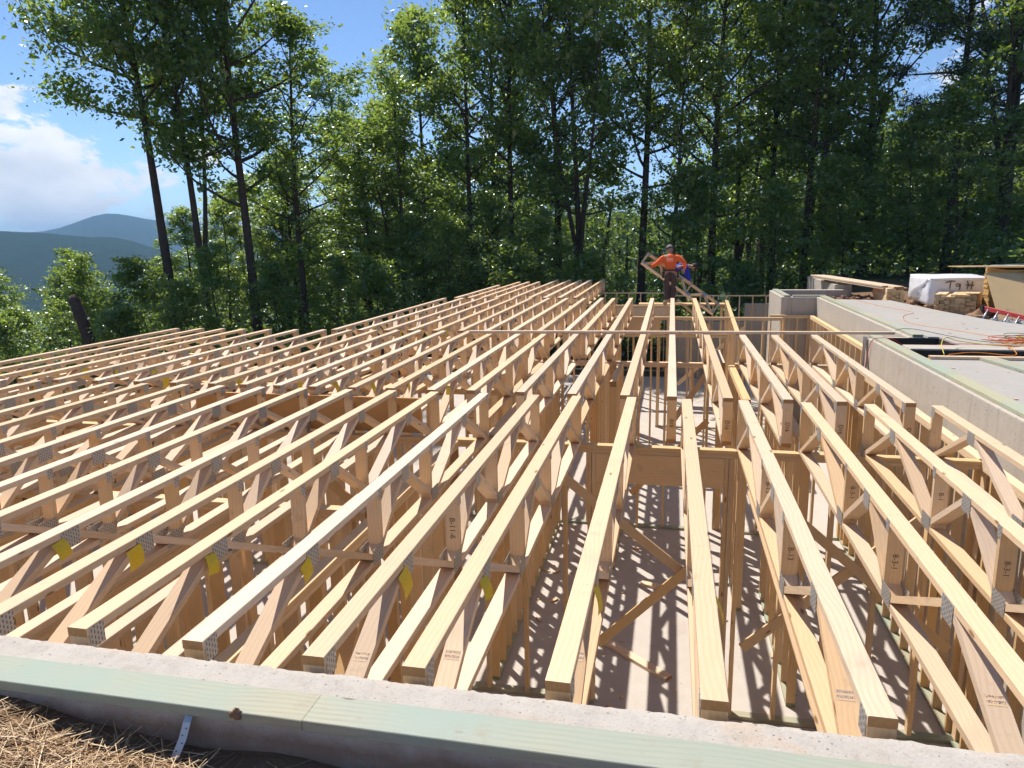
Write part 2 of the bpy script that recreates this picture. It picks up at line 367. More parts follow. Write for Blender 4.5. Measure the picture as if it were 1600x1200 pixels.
def leaf_mat(name, c0, c1, t0, t1, gloss=0.10, tr=0.42):
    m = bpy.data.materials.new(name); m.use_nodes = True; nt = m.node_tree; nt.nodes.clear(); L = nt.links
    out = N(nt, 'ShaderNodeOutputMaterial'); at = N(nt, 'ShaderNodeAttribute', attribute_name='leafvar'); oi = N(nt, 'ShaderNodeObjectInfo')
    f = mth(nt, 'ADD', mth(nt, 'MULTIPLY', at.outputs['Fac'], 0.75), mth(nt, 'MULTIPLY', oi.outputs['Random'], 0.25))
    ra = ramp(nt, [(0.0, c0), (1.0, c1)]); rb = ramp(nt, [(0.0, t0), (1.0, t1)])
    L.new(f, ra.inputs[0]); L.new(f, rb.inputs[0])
    d = N(nt, 'ShaderNodeBsdfDiffuse'); t = N(nt, 'ShaderNodeBsdfTranslucent'); g = N(nt, 'ShaderNodeBsdfGlossy', i_Roughness=0.36)
    g.inputs['Color'].default_value = (0.75, 0.85, 0.8, 1)
    L.new(ra.outputs[0], d.inputs['Color']); L.new(rb.outputs[0], t.inputs['Color'])
    m1 = N(nt, 'ShaderNodeMixShader'); m1.inputs[0].default_value = tr; L.new(d.outputs[0], m1.inputs[1]); L.new(t.outputs[0], m1.inputs[2])
    m2 = N(nt, 'ShaderNodeMixShader'); m2.inputs[0].default_value = gloss; L.new(m1.outputs[0], m2.inputs[1]); L.new(g.outputs[0], m2.inputs[2])
    L.new(m2.outputs[0], out.inputs['Surface']); return m
M['leaf'] = leaf_mat('broad_leaf', (0.052, 0.105, 0.026), (0.140, 0.205, 0.042), (0.20, 0.36, 0.035), (0.58, 0.68, 0.10), gloss=0.09, tr=0.5)
M['leaf_bright'] = leaf_mat('young_leaf', (0.055, 0.115, 0.025), (0.13, 0.19, 0.036), (0.20, 0.34, 0.04), (0.48, 0.56, 0.09), gloss=0.07, tr=0.48)
M['needle'] = leaf_mat('pine_needle', (0.022, 0.050, 0.024), (0.055, 0.090, 0.032), (0.03, 0.08, 0.02), (0.09, 0.14, 0.04), tr=0.25)
M['leaf_far'] = leaf_mat('far_leaf', (0.036, 0.078, 0.024), (0.10, 0.155, 0.036), (0.10, 0.21, 0.03), (0.32, 0.42, 0.06), gloss=0.05, tr=0.40)
def ground_mat():
    m, nt, b = newmat('earth'); L = nt.links
    g = N(nt, 'ShaderNodeNewGeometry'); sp = N(nt, 'ShaderNodeSeparateXYZ'); L.new(g.outputs['Position'], sp.inputs[0])
    p = g.outputs['Position']
    n1 = noise(nt, p, 1.3, 6, 0.65); n2 = noise(nt, p, 14, 5, 0.7); n3 = noise(nt, p, 0.05, 5, 0.6)
    dirt = mixc(nt, n1, (0.17, 0.095, 0.055), (0.30, 0.19, 0.11)); dirt = mixc(nt, mth(nt, 'MULTIPLY', n2, 0.6), dirt, (0.10, 0.065, 0.042))
    wood_ = mixc(nt, n1, (0.030, 0.042, 0.018), (0.065, 0.085, 0.03)); far = mixc(nt, n3, (0.018, 0.042, 0.018), (0.04, 0.075, 0.028))
    ln = N(nt, 'ShaderNodeVectorMath', operation='LENGTH'); L.new(p, ln.inputs[0])
    r1 = N(nt, 'ShaderNodeMapRange'); r1.inputs['From Min'].default_value = 26; r1.inputs['From Max'].default_value = 31; L.new(mth(nt, 'ADD', ln.outputs['Value'], mth(nt, 'MULTIPLY', n1, 3)), r1.inputs['Value'])
    r2 = N(nt, 'ShaderNodeMapRange'); r2.inputs['From Min'].default_value = 70; r2.inputs['From Max'].default_value = 110; L.new(ln.outputs['Value'], r2.inputs['Value'])
    L.new(mixc(nt, r2.outputs[0], mixc(nt, r1.outputs[0], dirt, wood_), far), b.inputs['Base Color'])
    b.inputs['Roughness'].default_value = 0.95; b.inputs['Specular IOR Level'].default_value = 0.1
    bump(nt, b, mth(nt, 'ADD', n2, mth(nt, 'MULTIPLY', n1, 1.5)), 0.7, 0.03); return m
M['ground'] = ground_mat()
def hill_mat():
    m, nt, b = newmat('forested_hill'); L = nt.links; g = N(nt, 'ShaderNodeNewGeometry'); p = g.outputs['Position']
    n1 = noise(nt, p, 0.045, 8, 0.75); n2 = noise(nt, p, 0.008, 4)
    c = mixc(nt, n1, (0.008, 0.024, 0.012), (0.075, 0.125, 0.045)); c = mixc(nt, mth(nt, 'MULTIPLY', n2, 0.5), c, (0.03, 0.06, 0.03))
    L.new(c, b.inputs['Base Color']); b.inputs['Roughness'].default_value = 1.0; b.inputs['Specular IOR Level'].default_value = 0.0
    bump(nt, b, n1, 1.0, 22.0); return m
M['hill'] = hill_mat()
M['skin'] = simple('skin', (0.42, 0.24, 0.16), 0.55, var=0.08, bstr=0)
M['orange_shirt'] = simple('orange_fabric', (0.92, 0.14, 0.025), 0.8, var=0.16, scale=8, bstr=0.4)
M['blue_shirt'] = simple('blue_fabric', (0.02, 0.03, 0.36), 0.8, var=0.15, scale=8, bstr=0.4)
M['trousers'] = simple('dark_brown_trousers', (0.075, 0.045, 0.038), 0.9, var=0.2, scale=9, bstr=0.4)
M['boots'] = simple('grey_boot', (0.22, 0.20, 0.18), 0.7)
M['cap'] = simple('grey_cap', (0.20, 0.19, 0.19), 0.85)
M['hair'] = simple('dark_hair', (0.03, 0.022, 0.018), 0.7)
M['leather'] = simple('leather_belt', (0.07, 0.035, 0.02), 0.7)
M['print'] = simple('pale_print', (0.80, 0.45, 0.30), 0.8, bstr=0)
M['car_paint'] = simple('pale_car_paint', (0.50, 0.56, 0.62), 0.3, metal=0.3, var=0.03, bstr=0)
M['car_glass'] = simple('dark_car_glass', (0.05, 0.09, 0.13), 0.08, var=0.05, bstr=0, spec=0.8)
M['tyre'] = simple('tyre_rubber', (0.02, 0.02, 0.02), 0.85, bstr=0)

# ------------------------------------------------------------------ terrain
SLAB_Z = -3.2
def house(x, y):
    if y < 2.05: return False
    if x < -9.3: return False
    if y < 11.6: return x < 2.93
    if y < 18.72: return x < 3.5
    if y < 20.72: return x < 2.72
    if y < 24.72: return x < 4.6
    return False
def pit(x, y):
    return (3.07 < x < 3.78 and 10.62 < y < 11.52) or (3.07 < x < 7.4 and 9.68 < y < 10.22)
def terrain(x, y):
    low, top = -3.35, -0.2
    a = smoothstep(-13, -6.5, x); z = low + (top-low)*a
    hy = smoothstep(22, 26, y); back = low + (top-low)*smoothstep(3.6, 6.5, x)
    z = z*(1-hy) + min(z, back)*hy
    if -10 < x < 3 and y > 24.5: z = low
    d = max(0.0, math.hypot(x+2, y-10)-24)
    drop = (0.16+0.12*(1-smoothstep(-34, -18, x)))*d*(1-0.85*smoothstep(-4, 22, x))
    z -= 55*(1-math.exp(-drop/55))
    if x > 0: z += 0.02*d*smoothstep(0, 60, x)
    # loose soil outside the front wall, banked up on the left
    if y < 2.0 and -6 < x < 2.6:
        bank = smoothstep(-1.35, -2.35, x) if False else 1-smoothstep(-2.35, -1.45, x)
        z += (0.075*bank + 0.035)*smoothstep(0.2, 1.2, y)
        z += 0.018*math.sin(x*9.1+y*5)*math.sin(y*11+x*3) + 0.03*bank*math.exp(-((y-1.35)/0.3)**2)
    return z
def build_ground():
    def axis(lo, hi, fine, step, extra):
        xs = set(np.round(np.arange(lo, hi, 1.0), 3)) | set(extra)
        for a, b in fine: xs |= set(np.round(np.arange(a, b, step), 3))
        v = hi; s = 1.2
        while v < 4200: v += s; s *= 1.16; xs.add(round(v, 2))
        v = lo; s = 1.2
        while v > -4200: v -= s; s *= 1.16; xs.add(round(v, 2))
        return sorted(xs)
    xs = axis(-40, 40, [(-4.2, 1.6)], 0.09, [-9.35, -9.27, 2.9, 2.96, 3.06, 3.08, 3.47, 3.53, 2.69, 2.75, 4.57, 4.63, 3.77, 3.79, 7.39, 7.41])
    ys = axis(-12, 70, [(0.3, 2.0)], 0.07, [2.02, 2.08, 11.57, 11.63, 18.69, 18.75, 20.69, 20.75, 24.69, 24.75, 9.67, 9.69, 10.21, 10.23, 10.61, 10.63, 11.51, 11.53])
    V = np.zeros((len(ys), len(xs), 3))
    for j, y in enumerate(ys):
        for i, x in enumerate(xs):
            z = SLAB_Z-0.3 if house(x, y) else terrain(x, y)
            if pit(x, y): z = -0.75
            V[j, i] = (x, y, z)
    nx = len(xs); idx = np.arange(len(ys)*nx).reshape(len(ys), nx)
    Q = np.stack([idx[:-1, :-1], idx[:-1, 1:], idx[1:, 1:], idx[1:, :-1]], -1).reshape(-1, 4)
    me = quads_mesh('ground', V.reshape(-1, 3), Q); me.polygons.foreach_set('use_smooth', [True]*len(me.polygons))
    o = obj('ground', me, M['ground']); tag(o, kind='structure')
build_ground()

def hills():
    def ridge(name, label, az0, az1, d0, d1, prof, seed, nu=140, nv=34, bumpy=1.0):
        rs = np.random.RandomState(seed); ph = rs.rand(12)*6.28
        V = []; 
        for j in range(nv):
            t = j/(nv-1)
            for i in range(nu):
                az = RAD(az0+(az1-az0)*i/(nu-1)); d = d0+(d1-d0)*t
                h = prof(math.degrees(az)); hh = -60 + (h+60)*math.sin(min(1.0, t*1.25)*PI/2)**1.3 if t <= 0.8 else h - (t-0.8)*5*60
                w = sum(math.sin(az*(18+13*k)+ph[k]+t*(2+k))*(5.0/(1+k*0.55)) for k in range(8))*bumpy*min(1, t*2)
                V.append((math.sin(az)*d, math.cos(az)*d, hh+w*0.5+rs.rand()*3*bumpy))
        idx = np.arange(nu*nv).reshape(nv, nu)
        Q = np.stack([idx[:-1, :-1], idx[:-1, 1:], idx[1:, 1:], idx[1:, :-1]], -1).reshape(-1, 4)
        me = quads_mesh(name, np.array(V), Q); me.polygons.foreach_set('use_smooth', [True]*len(me.polygons))
        tag(obj(name, me, M['hill']), label, kind='structure')
    def far(a):   # summit near azimuth -40.8
        return 1.5+2600*math.tan(RAD(0.75+1.15*math.exp(-((a+40.6)/2.7)**2)+0.65*math.exp(-((a+36)/3.6)**2)+0.08*math.sin(a*0.9)))
    def near(a):
        return 1.5+1300*math.tan(RAD(0.72-0.06*(a+46)-0.9*smoothstep(-40.5, -36, a)))
    def right(a):
        return 1.5+420*math.tan(RAD(1.0+5.3*math.exp(-((a-14.6)/7.5)**2)+2.2*math.exp(-((a-27)/8)**2)))
    ridge('mountain', 'blue distant mountain with a rounded summit beyond the valley', -78, 20, 1700, 3000, far, 3, bumpy=0.6)
    ridge('forested_ridge', 'hazy green wooded ridge below the distant mountain', -85, -18, 700, 1450, near, 5, bumpy=0.45)
    ridge('wooded_hill', 'dark wooded hill showing behind the trees on the right', -12, 62, 190, 470, right, 9, nu=180, nv=40, bumpy=0.9)
hills()

# ------------------------------------------------------------------ slabs and concrete walls
def slab(name, x0, x1, y0, y1, z0, z1, mat, label=None):
    o = MB().box(x0, x1, y0, y1, z0, z1).build(name, mat); return tag(o, label, kind='structure')
slab('basement_slab', -9.25, 4.5, 2.21, 24.55, SLAB_Z-0.12, SLAB_Z, M['slab'])
# outdoor slabs right of the house
M['slab_out'] = concrete('outdoor_slab_concrete', (0.40, 0.375, 0.34), (0.47, 0.44, 0.40), stain=(0.36, 0.29, 0.23), stain_amt=0.45, pit=0.12, bstr=0.25)
slab('slab_near', 3.045, 7.5, 3.0, 9.66, -0.16, -0.042, M['slab_out'])
def slab_upper():
    pts = [(3.80, 10.24), (7.0, 10.24), (4.85, 13.6), (6.2, 19.4), (5.15, 18.4), (3.66, 18.4), (3.66, 11.54), (3.80, 11.54)]
    # slab edge runs obliquely away from the house
    pts = [(3.80, 10.60), (6.6, 10.60), (5.95, 12.3), (5.35, 13.6), (5.05, 15.2), (4.75, 17.6), (3.66, 17.9), (3.66, 11.54), (3.80, 11.54)]
    n = len(pts); V = [(x, y, -0.03) for x, y in pts]+[(x, y, -0.26) for x, y in pts]
    F = [tuple(range(n)), tuple(range(2*n-1, n-1, -1))]+[(i, i+n, (i+1) % n+n, (i+1) % n) for i in range(n)]
    tag(obj('slab_far', mesh('slab_far', V, F), M['slab_out']), kind='structure')
slab_upper()

def conc_wall(name, label, segs, mat=None, cat='concrete wall'):
    """segs: boxes (x0,x1,y0,y1,z0,z1); one wall thing, chamfered top edge by a thin lip"""
    mb = MB()
    for s in segs: mb.box(*s)
    o = mb.build(name, mat or M['concrete_wall'])
    bv = o.modifiers.new('bevel', 'BEVEL'); bv.width = 0.012; bv.segments = 2; bv.limit_method = 'ANGLE'
    return tag(o, label, cat)
def front_wall():
    rs = np.random.RandomState(2); x0, x1 = -9.3, 2.815; nx = 620
    xs = np.linspace(x0, x1, nx); prof = []
    V = []; rows = 9
    def wob(x, s): return math.sin(x*7+s)*0.3+math.sin(x*17.3+s*2)*0.25+math.sin(x*41+s*3)*0.25+math.sin(x*83+s)*0.2
    for x in xs:
        e = wob(x, 1.0)*0.006+rs.randn()*0.0022; dz = wob(x, 4.0)*0.004
        ring = [(x, 1.892, -3.3), (x, 1.892, -0.05), (x, 1.897, -0.0425+dz*0.2)]
        for k in range(4):
            y = 1.93+k*0.072+rs.randn()*0.004; ring.append((x, y, -0.0415+dz*(k/3)*0.8+rs.randn()*0.0011))
        ring += [(x, 2.185+e, -0.043+dz-0.002), (x, 2.197+e, -0.056+dz+rs.randn()*0.003), (x, 2.2+e*0.4, -0.09), (x, 2.2, -3.3)]
        V += ring; m = len(ring)
    idx = np.arange(nx*m).reshape(nx, m)
    Q = np.stack([idx[:-1, :-1], idx[:-1, 1:], idx[1:, 1:], idx[1:, :-1]], -1).reshape(-1, 4)[:, ::-1]
    me = quads_mesh('concrete_wall', np.array(V), Q); me.polygons.foreach_set('use_smooth', [True]*len(me.polygons))
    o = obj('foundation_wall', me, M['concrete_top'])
    return tag(o, 'rough-topped concrete foundation wall in the foreground carrying a green sill board', 'concrete wall')
FW = front_wall()
RW = conc_wall('foundation_wall', 'long pale concrete wall beside the rightmost trusses with green sill on top', [(2.82, 3.045, 1.9, 11.50, -3.3, -0.04)])
RW2 = conc_wall('foundation_wall', 'farther concrete wall stepped back behind the long loose board', [(3.40, 3.65, 11.54, 18.598, -3.3, -0.04), (2.825, 3.398, 11.51, 11.70, -3.3, -0.06)])
BX = conc_wall('concrete_box', 'grey concrete box corner standing up behind the stairwell opening',
    [(2.6, 2.85, 18.6, 20.85, -3.3, -0.04), (2.852, 3.648, 18.6, 18.85, -3.3, -0.042), (2.852, 4.55, 20.6, 20.85, -3.3, -0.02)])
FB = conc_wall('foundation_wall', 'short far concrete wall end under the leaning pile of long boards', [(4.25, 4.68, 20.9, 25.0, -3.3, 0.10)])
conc_wall('rear_wall', 'low stepped concrete wall seen through the far studs', [(0.05, 2.35, 24.76, 24.98, -3.3, -1.35), (2.352, 4.24, 24.76, 24.98, -3.3, -0.76)])
conc_wall('pit_wall', 'low concrete kerb between the two dark pits in the slab', [(3.05, 7.4, 10.24, 10.595, -0.7, -0.012)])
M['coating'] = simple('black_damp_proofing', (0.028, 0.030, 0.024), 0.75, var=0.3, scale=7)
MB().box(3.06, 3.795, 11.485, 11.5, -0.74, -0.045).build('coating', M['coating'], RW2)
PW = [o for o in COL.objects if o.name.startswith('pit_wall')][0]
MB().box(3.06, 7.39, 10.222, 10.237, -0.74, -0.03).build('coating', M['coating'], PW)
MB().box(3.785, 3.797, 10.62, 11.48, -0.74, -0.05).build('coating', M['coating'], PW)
slab('pit_soil', 2.86, 4.2, 18.86, 20.59, -0.9, -0.30, M['rubble'])

# ------------------------------------------------------------------ boards
_bm = {}
def board_mesh(L, w, t, c=0.0025):
    key = (round(L, 3), round(w, 3), round(t, 3))
    if key in _bm: return _bm[key]
    hw, ht = w/2, t/2
    prof = [(-hw+c, -ht), (hw-c, -ht), (hw, -ht+c), (hw, ht-c), (hw-c, ht), (-hw+c, ht), (-hw, ht-c), (-hw, -ht+c)]
    V = [(-L/2, a, b) for a, b in prof]+[(L/2, a, b) for a, b in prof]
    F = [(i, (i+1) % 8, (i+1) % 8+8, i+8) for i in range(8)]+[tuple(range(7, -1, -1)), tuple(range(8, 16))]
    _bm[key] = mesh('board_%g_%g_%g' % key, V, F); return _bm[key]
def board(name, p0, p1, w, t, mat, parent=None, up=(0, 0, 1), roll=0.0):
    """board from p0 to p1 (centre line); wide face normal as near as possible to up"""
    p0, p1 = Vector(p0), Vector(p1); d = p1-p0; L = d.length; X = d.normalized(); up = Vector(up)
    Z = (up-X*up.dot(X))
    if Z.length < 1e-4: Z = X.orthogonal()
    Z.normalize(); Y = Z.cross(X)
    R3 = Matrix((X, Y, Z)).transposed()
    me = board_mesh(L, w, t)
    key = me.name+'|'+mat.name
    if me.materials and me.materials[0] != mat:
        if key not in _bm: c = me.copy(); c.materials.clear(); _bm[key] = c
        me = _bm[key]
    o = obj(name, me, mat, parent)
    o.location = (p0+p1)/2; q = R3.to_quaternion()
    if roll: q = q @ Quaternion((1, 0, 0), roll)
    o.rotation_euler = q.to_euler(); return o

# sill plates on the concrete
for i, (a, b) in enumerate([(-8.9, -5.3), (-5.2985, -1.1155), (-1.114, 2.98)]):
    board('sill_plate', (a, 1.942+0.0012*(i % 2), -0.0195), (b, 1.942-0.0012*(i % 2), -0.0195), 0.14, 0.037, M['treated'], FW)
for i, (a, b) in enumerate([(2.03, 5.9), (5.904, 8.4), (8.404, 11.44)]):
    board('sill_plate', (2.925, a, -0.0195), (2.925, b, -0.0195), 0.14, 0.037, M['treated'], RW)
for i, (a, b) in enumerate([(11.56, 15.0), (15.004, 18.55)]):
    board('sill_plate', (3.53, a, -0.0195), (3.53, b, -0.0195), 0.14, 0.037, M['treated'], RW2)
board('sill_plate', (2.74, 18.64, -0.0195), (2.74, 20.8, -0.0195), 0.14, 0.037, M['treated'], BX)
board('sill_plate', (2.87, 18.74, -0.0215), (3.62, 18.74, -0.0215), 0.14, 0.037, M['treated'], BX)
board('sill_plate', (4.4, 21.0, 0.121), (4.4, 24.8, 0.121), 0.14, 0.037, M['treated'], FB)
tag(board('treated_plank', (3.70, 9.55, -0.022), (4.05, 7.2, -0.022), 0.19, 0.037, M['treated']), 'green treated plank lying flat on the near slab', 'plank')
tag(board('treated_plank', (3.08, 9.60, -0.0225), (7.2, 9.62, -0.0225), 0.09, 0.037, M['pine']), 'pale board along the edge of the nearer pit', 'plank')

# ------------------------------------------------------------------ open-web floor trusses
CW, CT, DEP = 0.089, 0.038, 0.457
_wm = {}
def web_mesh(yb, yt, t=0.038):
    """diagonal with level cuts between chords, local X along its length, local Y = truss X, local Z in plane"""
    key = round(yt-yb, 3)
    if key in _wm: return _wm[key]
    zb, zt = -DEP+CT+0.001, -CT-0.001; d = Vector((0, yt-yb, zt-zb)); L = d.length; X = d/L; 
    hw = t/2/max(0.25, X.z)
    Z = Vector((1, 0, 0)).cross(X)  # in plane
    mid = Vector((0, (yb+yt)/2, (zb+zt)/2)); V = []
    for x in (-CW/2+0.001, CW/2-0.001):
        for (y, z) in ((yb-hw, zb), (yb+hw, zb), (yt+hw, zt), (yt-hw, zt)):
            p = Vector((x, y, z))-mid; V.append((p.dot(X), p.x, p.dot(Z)*-1))
    F = [(0, 1, 2, 3), (7, 6, 5, 4), (0, 4, 5, 1), (1, 5, 6, 2), (2, 6, 7, 3), (3, 7, 4, 0)]
    me = mesh('web', V, F); me.validate()
    import bmesh
    bm = bmesh.new(); bm.from_mesh(me); bmesh.ops.recalc_face_normals(bm, faces=bm.faces); bm.to_mesh(me); bm.free()
    _wm[key] = me; return me
def add_web(root, yb, yt, mat):
    zb, zt = -DEP+CT, -CT; d = Vector((0, yt-yb, zt-zb)); X = d.normalized(); Y = Vector((1, 0, 0)); Z = X.cross(Y)
    o = obj('web', web_mesh(yb, yt), mat, root); o.location = (0, (yb+yt)/2, (zb+zt)/2)
    o.rotation_euler = Matrix((X, Y, Z)).transposed().to_quaternion().to_euler(); return o
_pm = {}
def plate(root, side, y, z, ly, lz):
    key = (round(ly, 3), round(lz, 3))
    if key not in _pm:
        _pm[key] = mesh('plate', *(lambda mb: (mb.V, mb.F))(MB().box(-0.0009, 0.0009, -ly/2, ly/2, -lz/2, lz/2)))
    o = obj('connector_plate', _pm[key], M['plate'], root); o.location = (side*(CW/2+0.0011), y, z); return o
_tm = None
def yellow_tag(root, side, y):
    global _tm
    if _tm is None:
        V = []; F = []
        for i in range(5):
            t = i/4
            for j in range(3): V.append((0.012*math.sin(t*2.6)+0.004*t, -0.055+0.055*j, -0.115*t))
        for i in range(4):
            for j in range(2): F.append((i*3+j, i*3+j+1, (i+1)*3+j+1, (i+1)*3+j))
        _tm = mesh('tag', V, F, True)
    o = obj('paper_tag', _tm, M['tag'], root); o.location = (side*(CW/2+0.003), y, -0.042); o.scale = (side, rnd.uniform(0.7, 1.0), rnd.uniform(0.8, 1.15))
    o.rotation_euler = (rnd.uniform(-0.35, 0.35), rnd.uniform(-0.3, 0.3)*1, rnd.uniform(-0.2, 0.2)); return o
def text_mesh(body, size, depth=0.0):
    c = bpy.data.curves.new('t', 'FONT'); c.body = body; c.size = size; c.align_x = 'CENTER'; c.align_y = 'CENTER'
    t = bpy.data.objects.new('t', c); COL.objects.link(t)
    dg = bpy.context.evaluated_depsgraph_get(); me = bpy.data.meshes.new_from_object(t.evaluated_get(dg))
    bpy.data.objects.remove(t); bpy.data.curves.remove(c); me.name = 'lettering'; me.materials.clear(); return me
def truss(L, nodes_b=None, nodes_t=None, vert=None, tags=(), sides=(1, -1), mat='pine', plates=True):
    root = empty('floor_truss')
    m = M[mat]
    board('top_chord', (0, 0, -CT/2), (0, L, -CT/2), CW, CT, m, root)
    board('bottom_chord', (0, 0.004, -DEP+CT/2), (0, L-0.004, -DEP+CT/2), CW, CT, m, root)
    if nodes_b is None:
        n = max(3, int(round(L/1.32))+0); nodes_b = list(np.linspace(0.10, L-0.10, n+1)); nodes_t = [(a+b)/2 for a, b in zip(nodes_b, nodes_b[1:])]
        vert = [b+0.055 for b in nodes_b[1:-1]]
    for y in (CT/2+0.002, L-CT/2-0.002):
        board('end_post', (0, y, -DEP+CT+0.0005), (0, y, -CT-0.0005), CW-0.002, CT, M['stud'], root, up=(0, -1, 0))
    for i, t in enumerate(nodes_t):
        add_web(root, nodes_b[i]+0.02, t-0.025, m); add_web(root, nodes_b[i+1]-0.02, t+0.025, m)
    for y in vert:
        board('web', (0, y, -DEP+CT+0.0005), (0, y, -CT-0.0005), CW-0.002, CT, M['stud'], root, up=(0, -1, 0))
    if plates:
        for s in sides:
            for t in nodes_t: plate(root, s, t, -0.058, 0.125, 0.10)
            for b in nodes_b[1:-1]: plate(root, s, b, -DEP+0.058, 0.15, 0.10)
            for v in vert: plate(root, s, v, -0.04, 0.05, 0.07)
            for e in (0.05, L-0.05): plate(root, s, e, -0.052, 0.075, 0.09); plate(root, s, e, -DEP+0.052, 0.075, 0.09)
    for t in tags: yellow_tag(root, t[0], t[1])
    return root
B46, T46, V46 = [0.08, 1.70, 2.83, 4.46], [0.89, 2.22, 3.69], [1.775, 2.755]
ORD = ['zeroth', 'first', 'second', 'third', 'fourth', 'fifth', 'sixth', 'seventh', 'eighth', 'ninth', 'tenth', 'eleventh', 'twelfth', 'thirteenth', 'fourteenth', 'fifteenth', 'sixteenth',
       'seventeenth', 'eighteenth', 'nineteenth', 'twentieth', 'twenty-first', 'twenty-second', 'twenty-third', 'twenty-fourth', 'twenty-fifth', 'twenty-sixth']
def place(t, x, y, rz, label, group):
    t.location = (x+CW/2, y, rnd.uniform(-0.004, 0.0)); t.rotation_euler = (0, rnd.uniform(-0.006, 0.006), rz); tag(t, label, 'truss', group)
X1 = [-3.76, -3.23, -2.77, -2.33, -1.81, -1.30, -0.91, -0.39, 0.13, 0.64, 1.16, 1.70, 2.25]
X1 = [-7.5, -7.02, -6.55, -6.08, -5.62, -5.15, -4.69, -4.22]+X1
X2 = [-8.67, -8.2, -7.75, -7.34, -6.86, -6.34, -5.82, -5.35, -4.88, -4.50, -4.1, -3.69, -3.25, -2.84, -2.39, -1.98, -1.47, -0.96, -0.45, -0.01, 0.50, 1.03, 1.48, 2.05]
X3 = [-5.66, -5.18, -4.72, -4.3, -3.86, -3.42, -2.98, -2.55, -2.12, -1.68, -1.40, -0.96, -0.46, -0.01, 0.50]
X4 = [(-5.42, 22.8), (-5.08, 24.4), (-4.74, 24.4), (-4.38, 24.4), (-3.92, 25.5), (-3.50, 25.35), (-3.12, 25.35), (-2.75, 25.35), (-2.36, 25.8)]
def mark(root, body, y, size, zc=-0.25, face=-1):
    o = obj('lettering', text_mesh(body, size), M['ink'], root)
    o.location = (0, y+face*0.0014, zc); o.rotation_euler = (PI/2, RAD(90), 0) if True else (0, 0, 0); return o
_st = None
def stamp(root, i, dx, up=-1):
    global _st
    if _st is None: _st = mesh('stamp', [(-0.022, -0.032, 0), (0.022, -0.032, 0), (0.022, 0.032, 0), (-0.022, 0.032, 0)], [(0, 1, 2, 3)])
    w = [c for c in root.children if c.name.split('.')[0] == 'web'][i]
    o = obj('grade_stamp', _st, M['stamp'], w); o.location = (dx, 0, up*0.0198); return o
for k, x in enumerate(X1):
    n = len(X1)-k
    t = truss(4.56, B46, T46, V46, tags=[(1, T46[0]-0.09)] if x < 0.9 else [])
    place(t, x, 2.23+rnd.uniform(-0.012, 0.012), rnd.uniform(-0.003, 0.003), 'open-web pine floor truss in the front row, %s counting from the right concrete wall' % ORD[n], 'floor trusses of the front row')
    if n in (2, 3, 4):
        mark(t, {2: '8-3-1', 3: '8-3-1', 4: 'B-13'}[n], V46[0]-0.019, 0.042, -0.24)
        mark(t, {2: 'B-1', 3: '8-3-1', 4: 'B-13'}[n], V46[1]-0.019, 0.042, -0.20)
    if n in (3, 4, 6, 7, 8): stamp(t, 0, 0.02-0.05*(n % 3))
    if n == 8: mark(t, 'B-11-6', V46[0]-0.019, 0.05, -0.22)
for k, x in enumerate(X2):
    n = len(X2)-k
    t = truss(4.58, B46, T46, V46, tags=[(1, 0.42)] if -6.5 < x < -0.6 and k % 2 == 0 or -4.2 < x < -2.2 else ([(1, 0.9)] if x < -6 else []))
    place(t, x, 6.875+rnd.uniform(-0.02, 0.02), rnd.uniform(-0.003, 0.003), 'open-web pine floor truss in the second row, %s counting from the right concrete wall' % ORD[n], 'floor trusses of the second row')
    if n in (1, 2, 3, 4, 5): mark(t, {5: 'B18', 4: 'D16', 3: 'D16', 2: 'D16', 1: 'D1'}[n], 0.0, 0.052, -0.26, -1)
    if n == 9: mark(t, 'B13', 0.0, 0.06, -0.25)
for k, x in enumerate(X3):
    n = len(X3)-k
    t = truss(6.4, sides=(1,) if x < -1 else (1, -1), tags=[(1, 0.5)] if x < -3.3 else [])
    place(t, x, 11.49+rnd.uniform(-0.03, 0.03), rnd.uniform(-0.003, 0.003), 'long floor truss in the third row beyond the loose board, %s from the right' % ORD[n], 'floor trusses of the third row')
for k, (x, ye) in enumerate(X4):
    n = len(X4)-k; y0 = 17.98
    t = truss(ye-y0, sides=(1,))
    place(t, x, y0, rnd.uniform(-0.003, 0.003), 'floor truss in the farthest left row near the trees, %s from the right' % ORD[n], 'floor trusses of the farthest row')

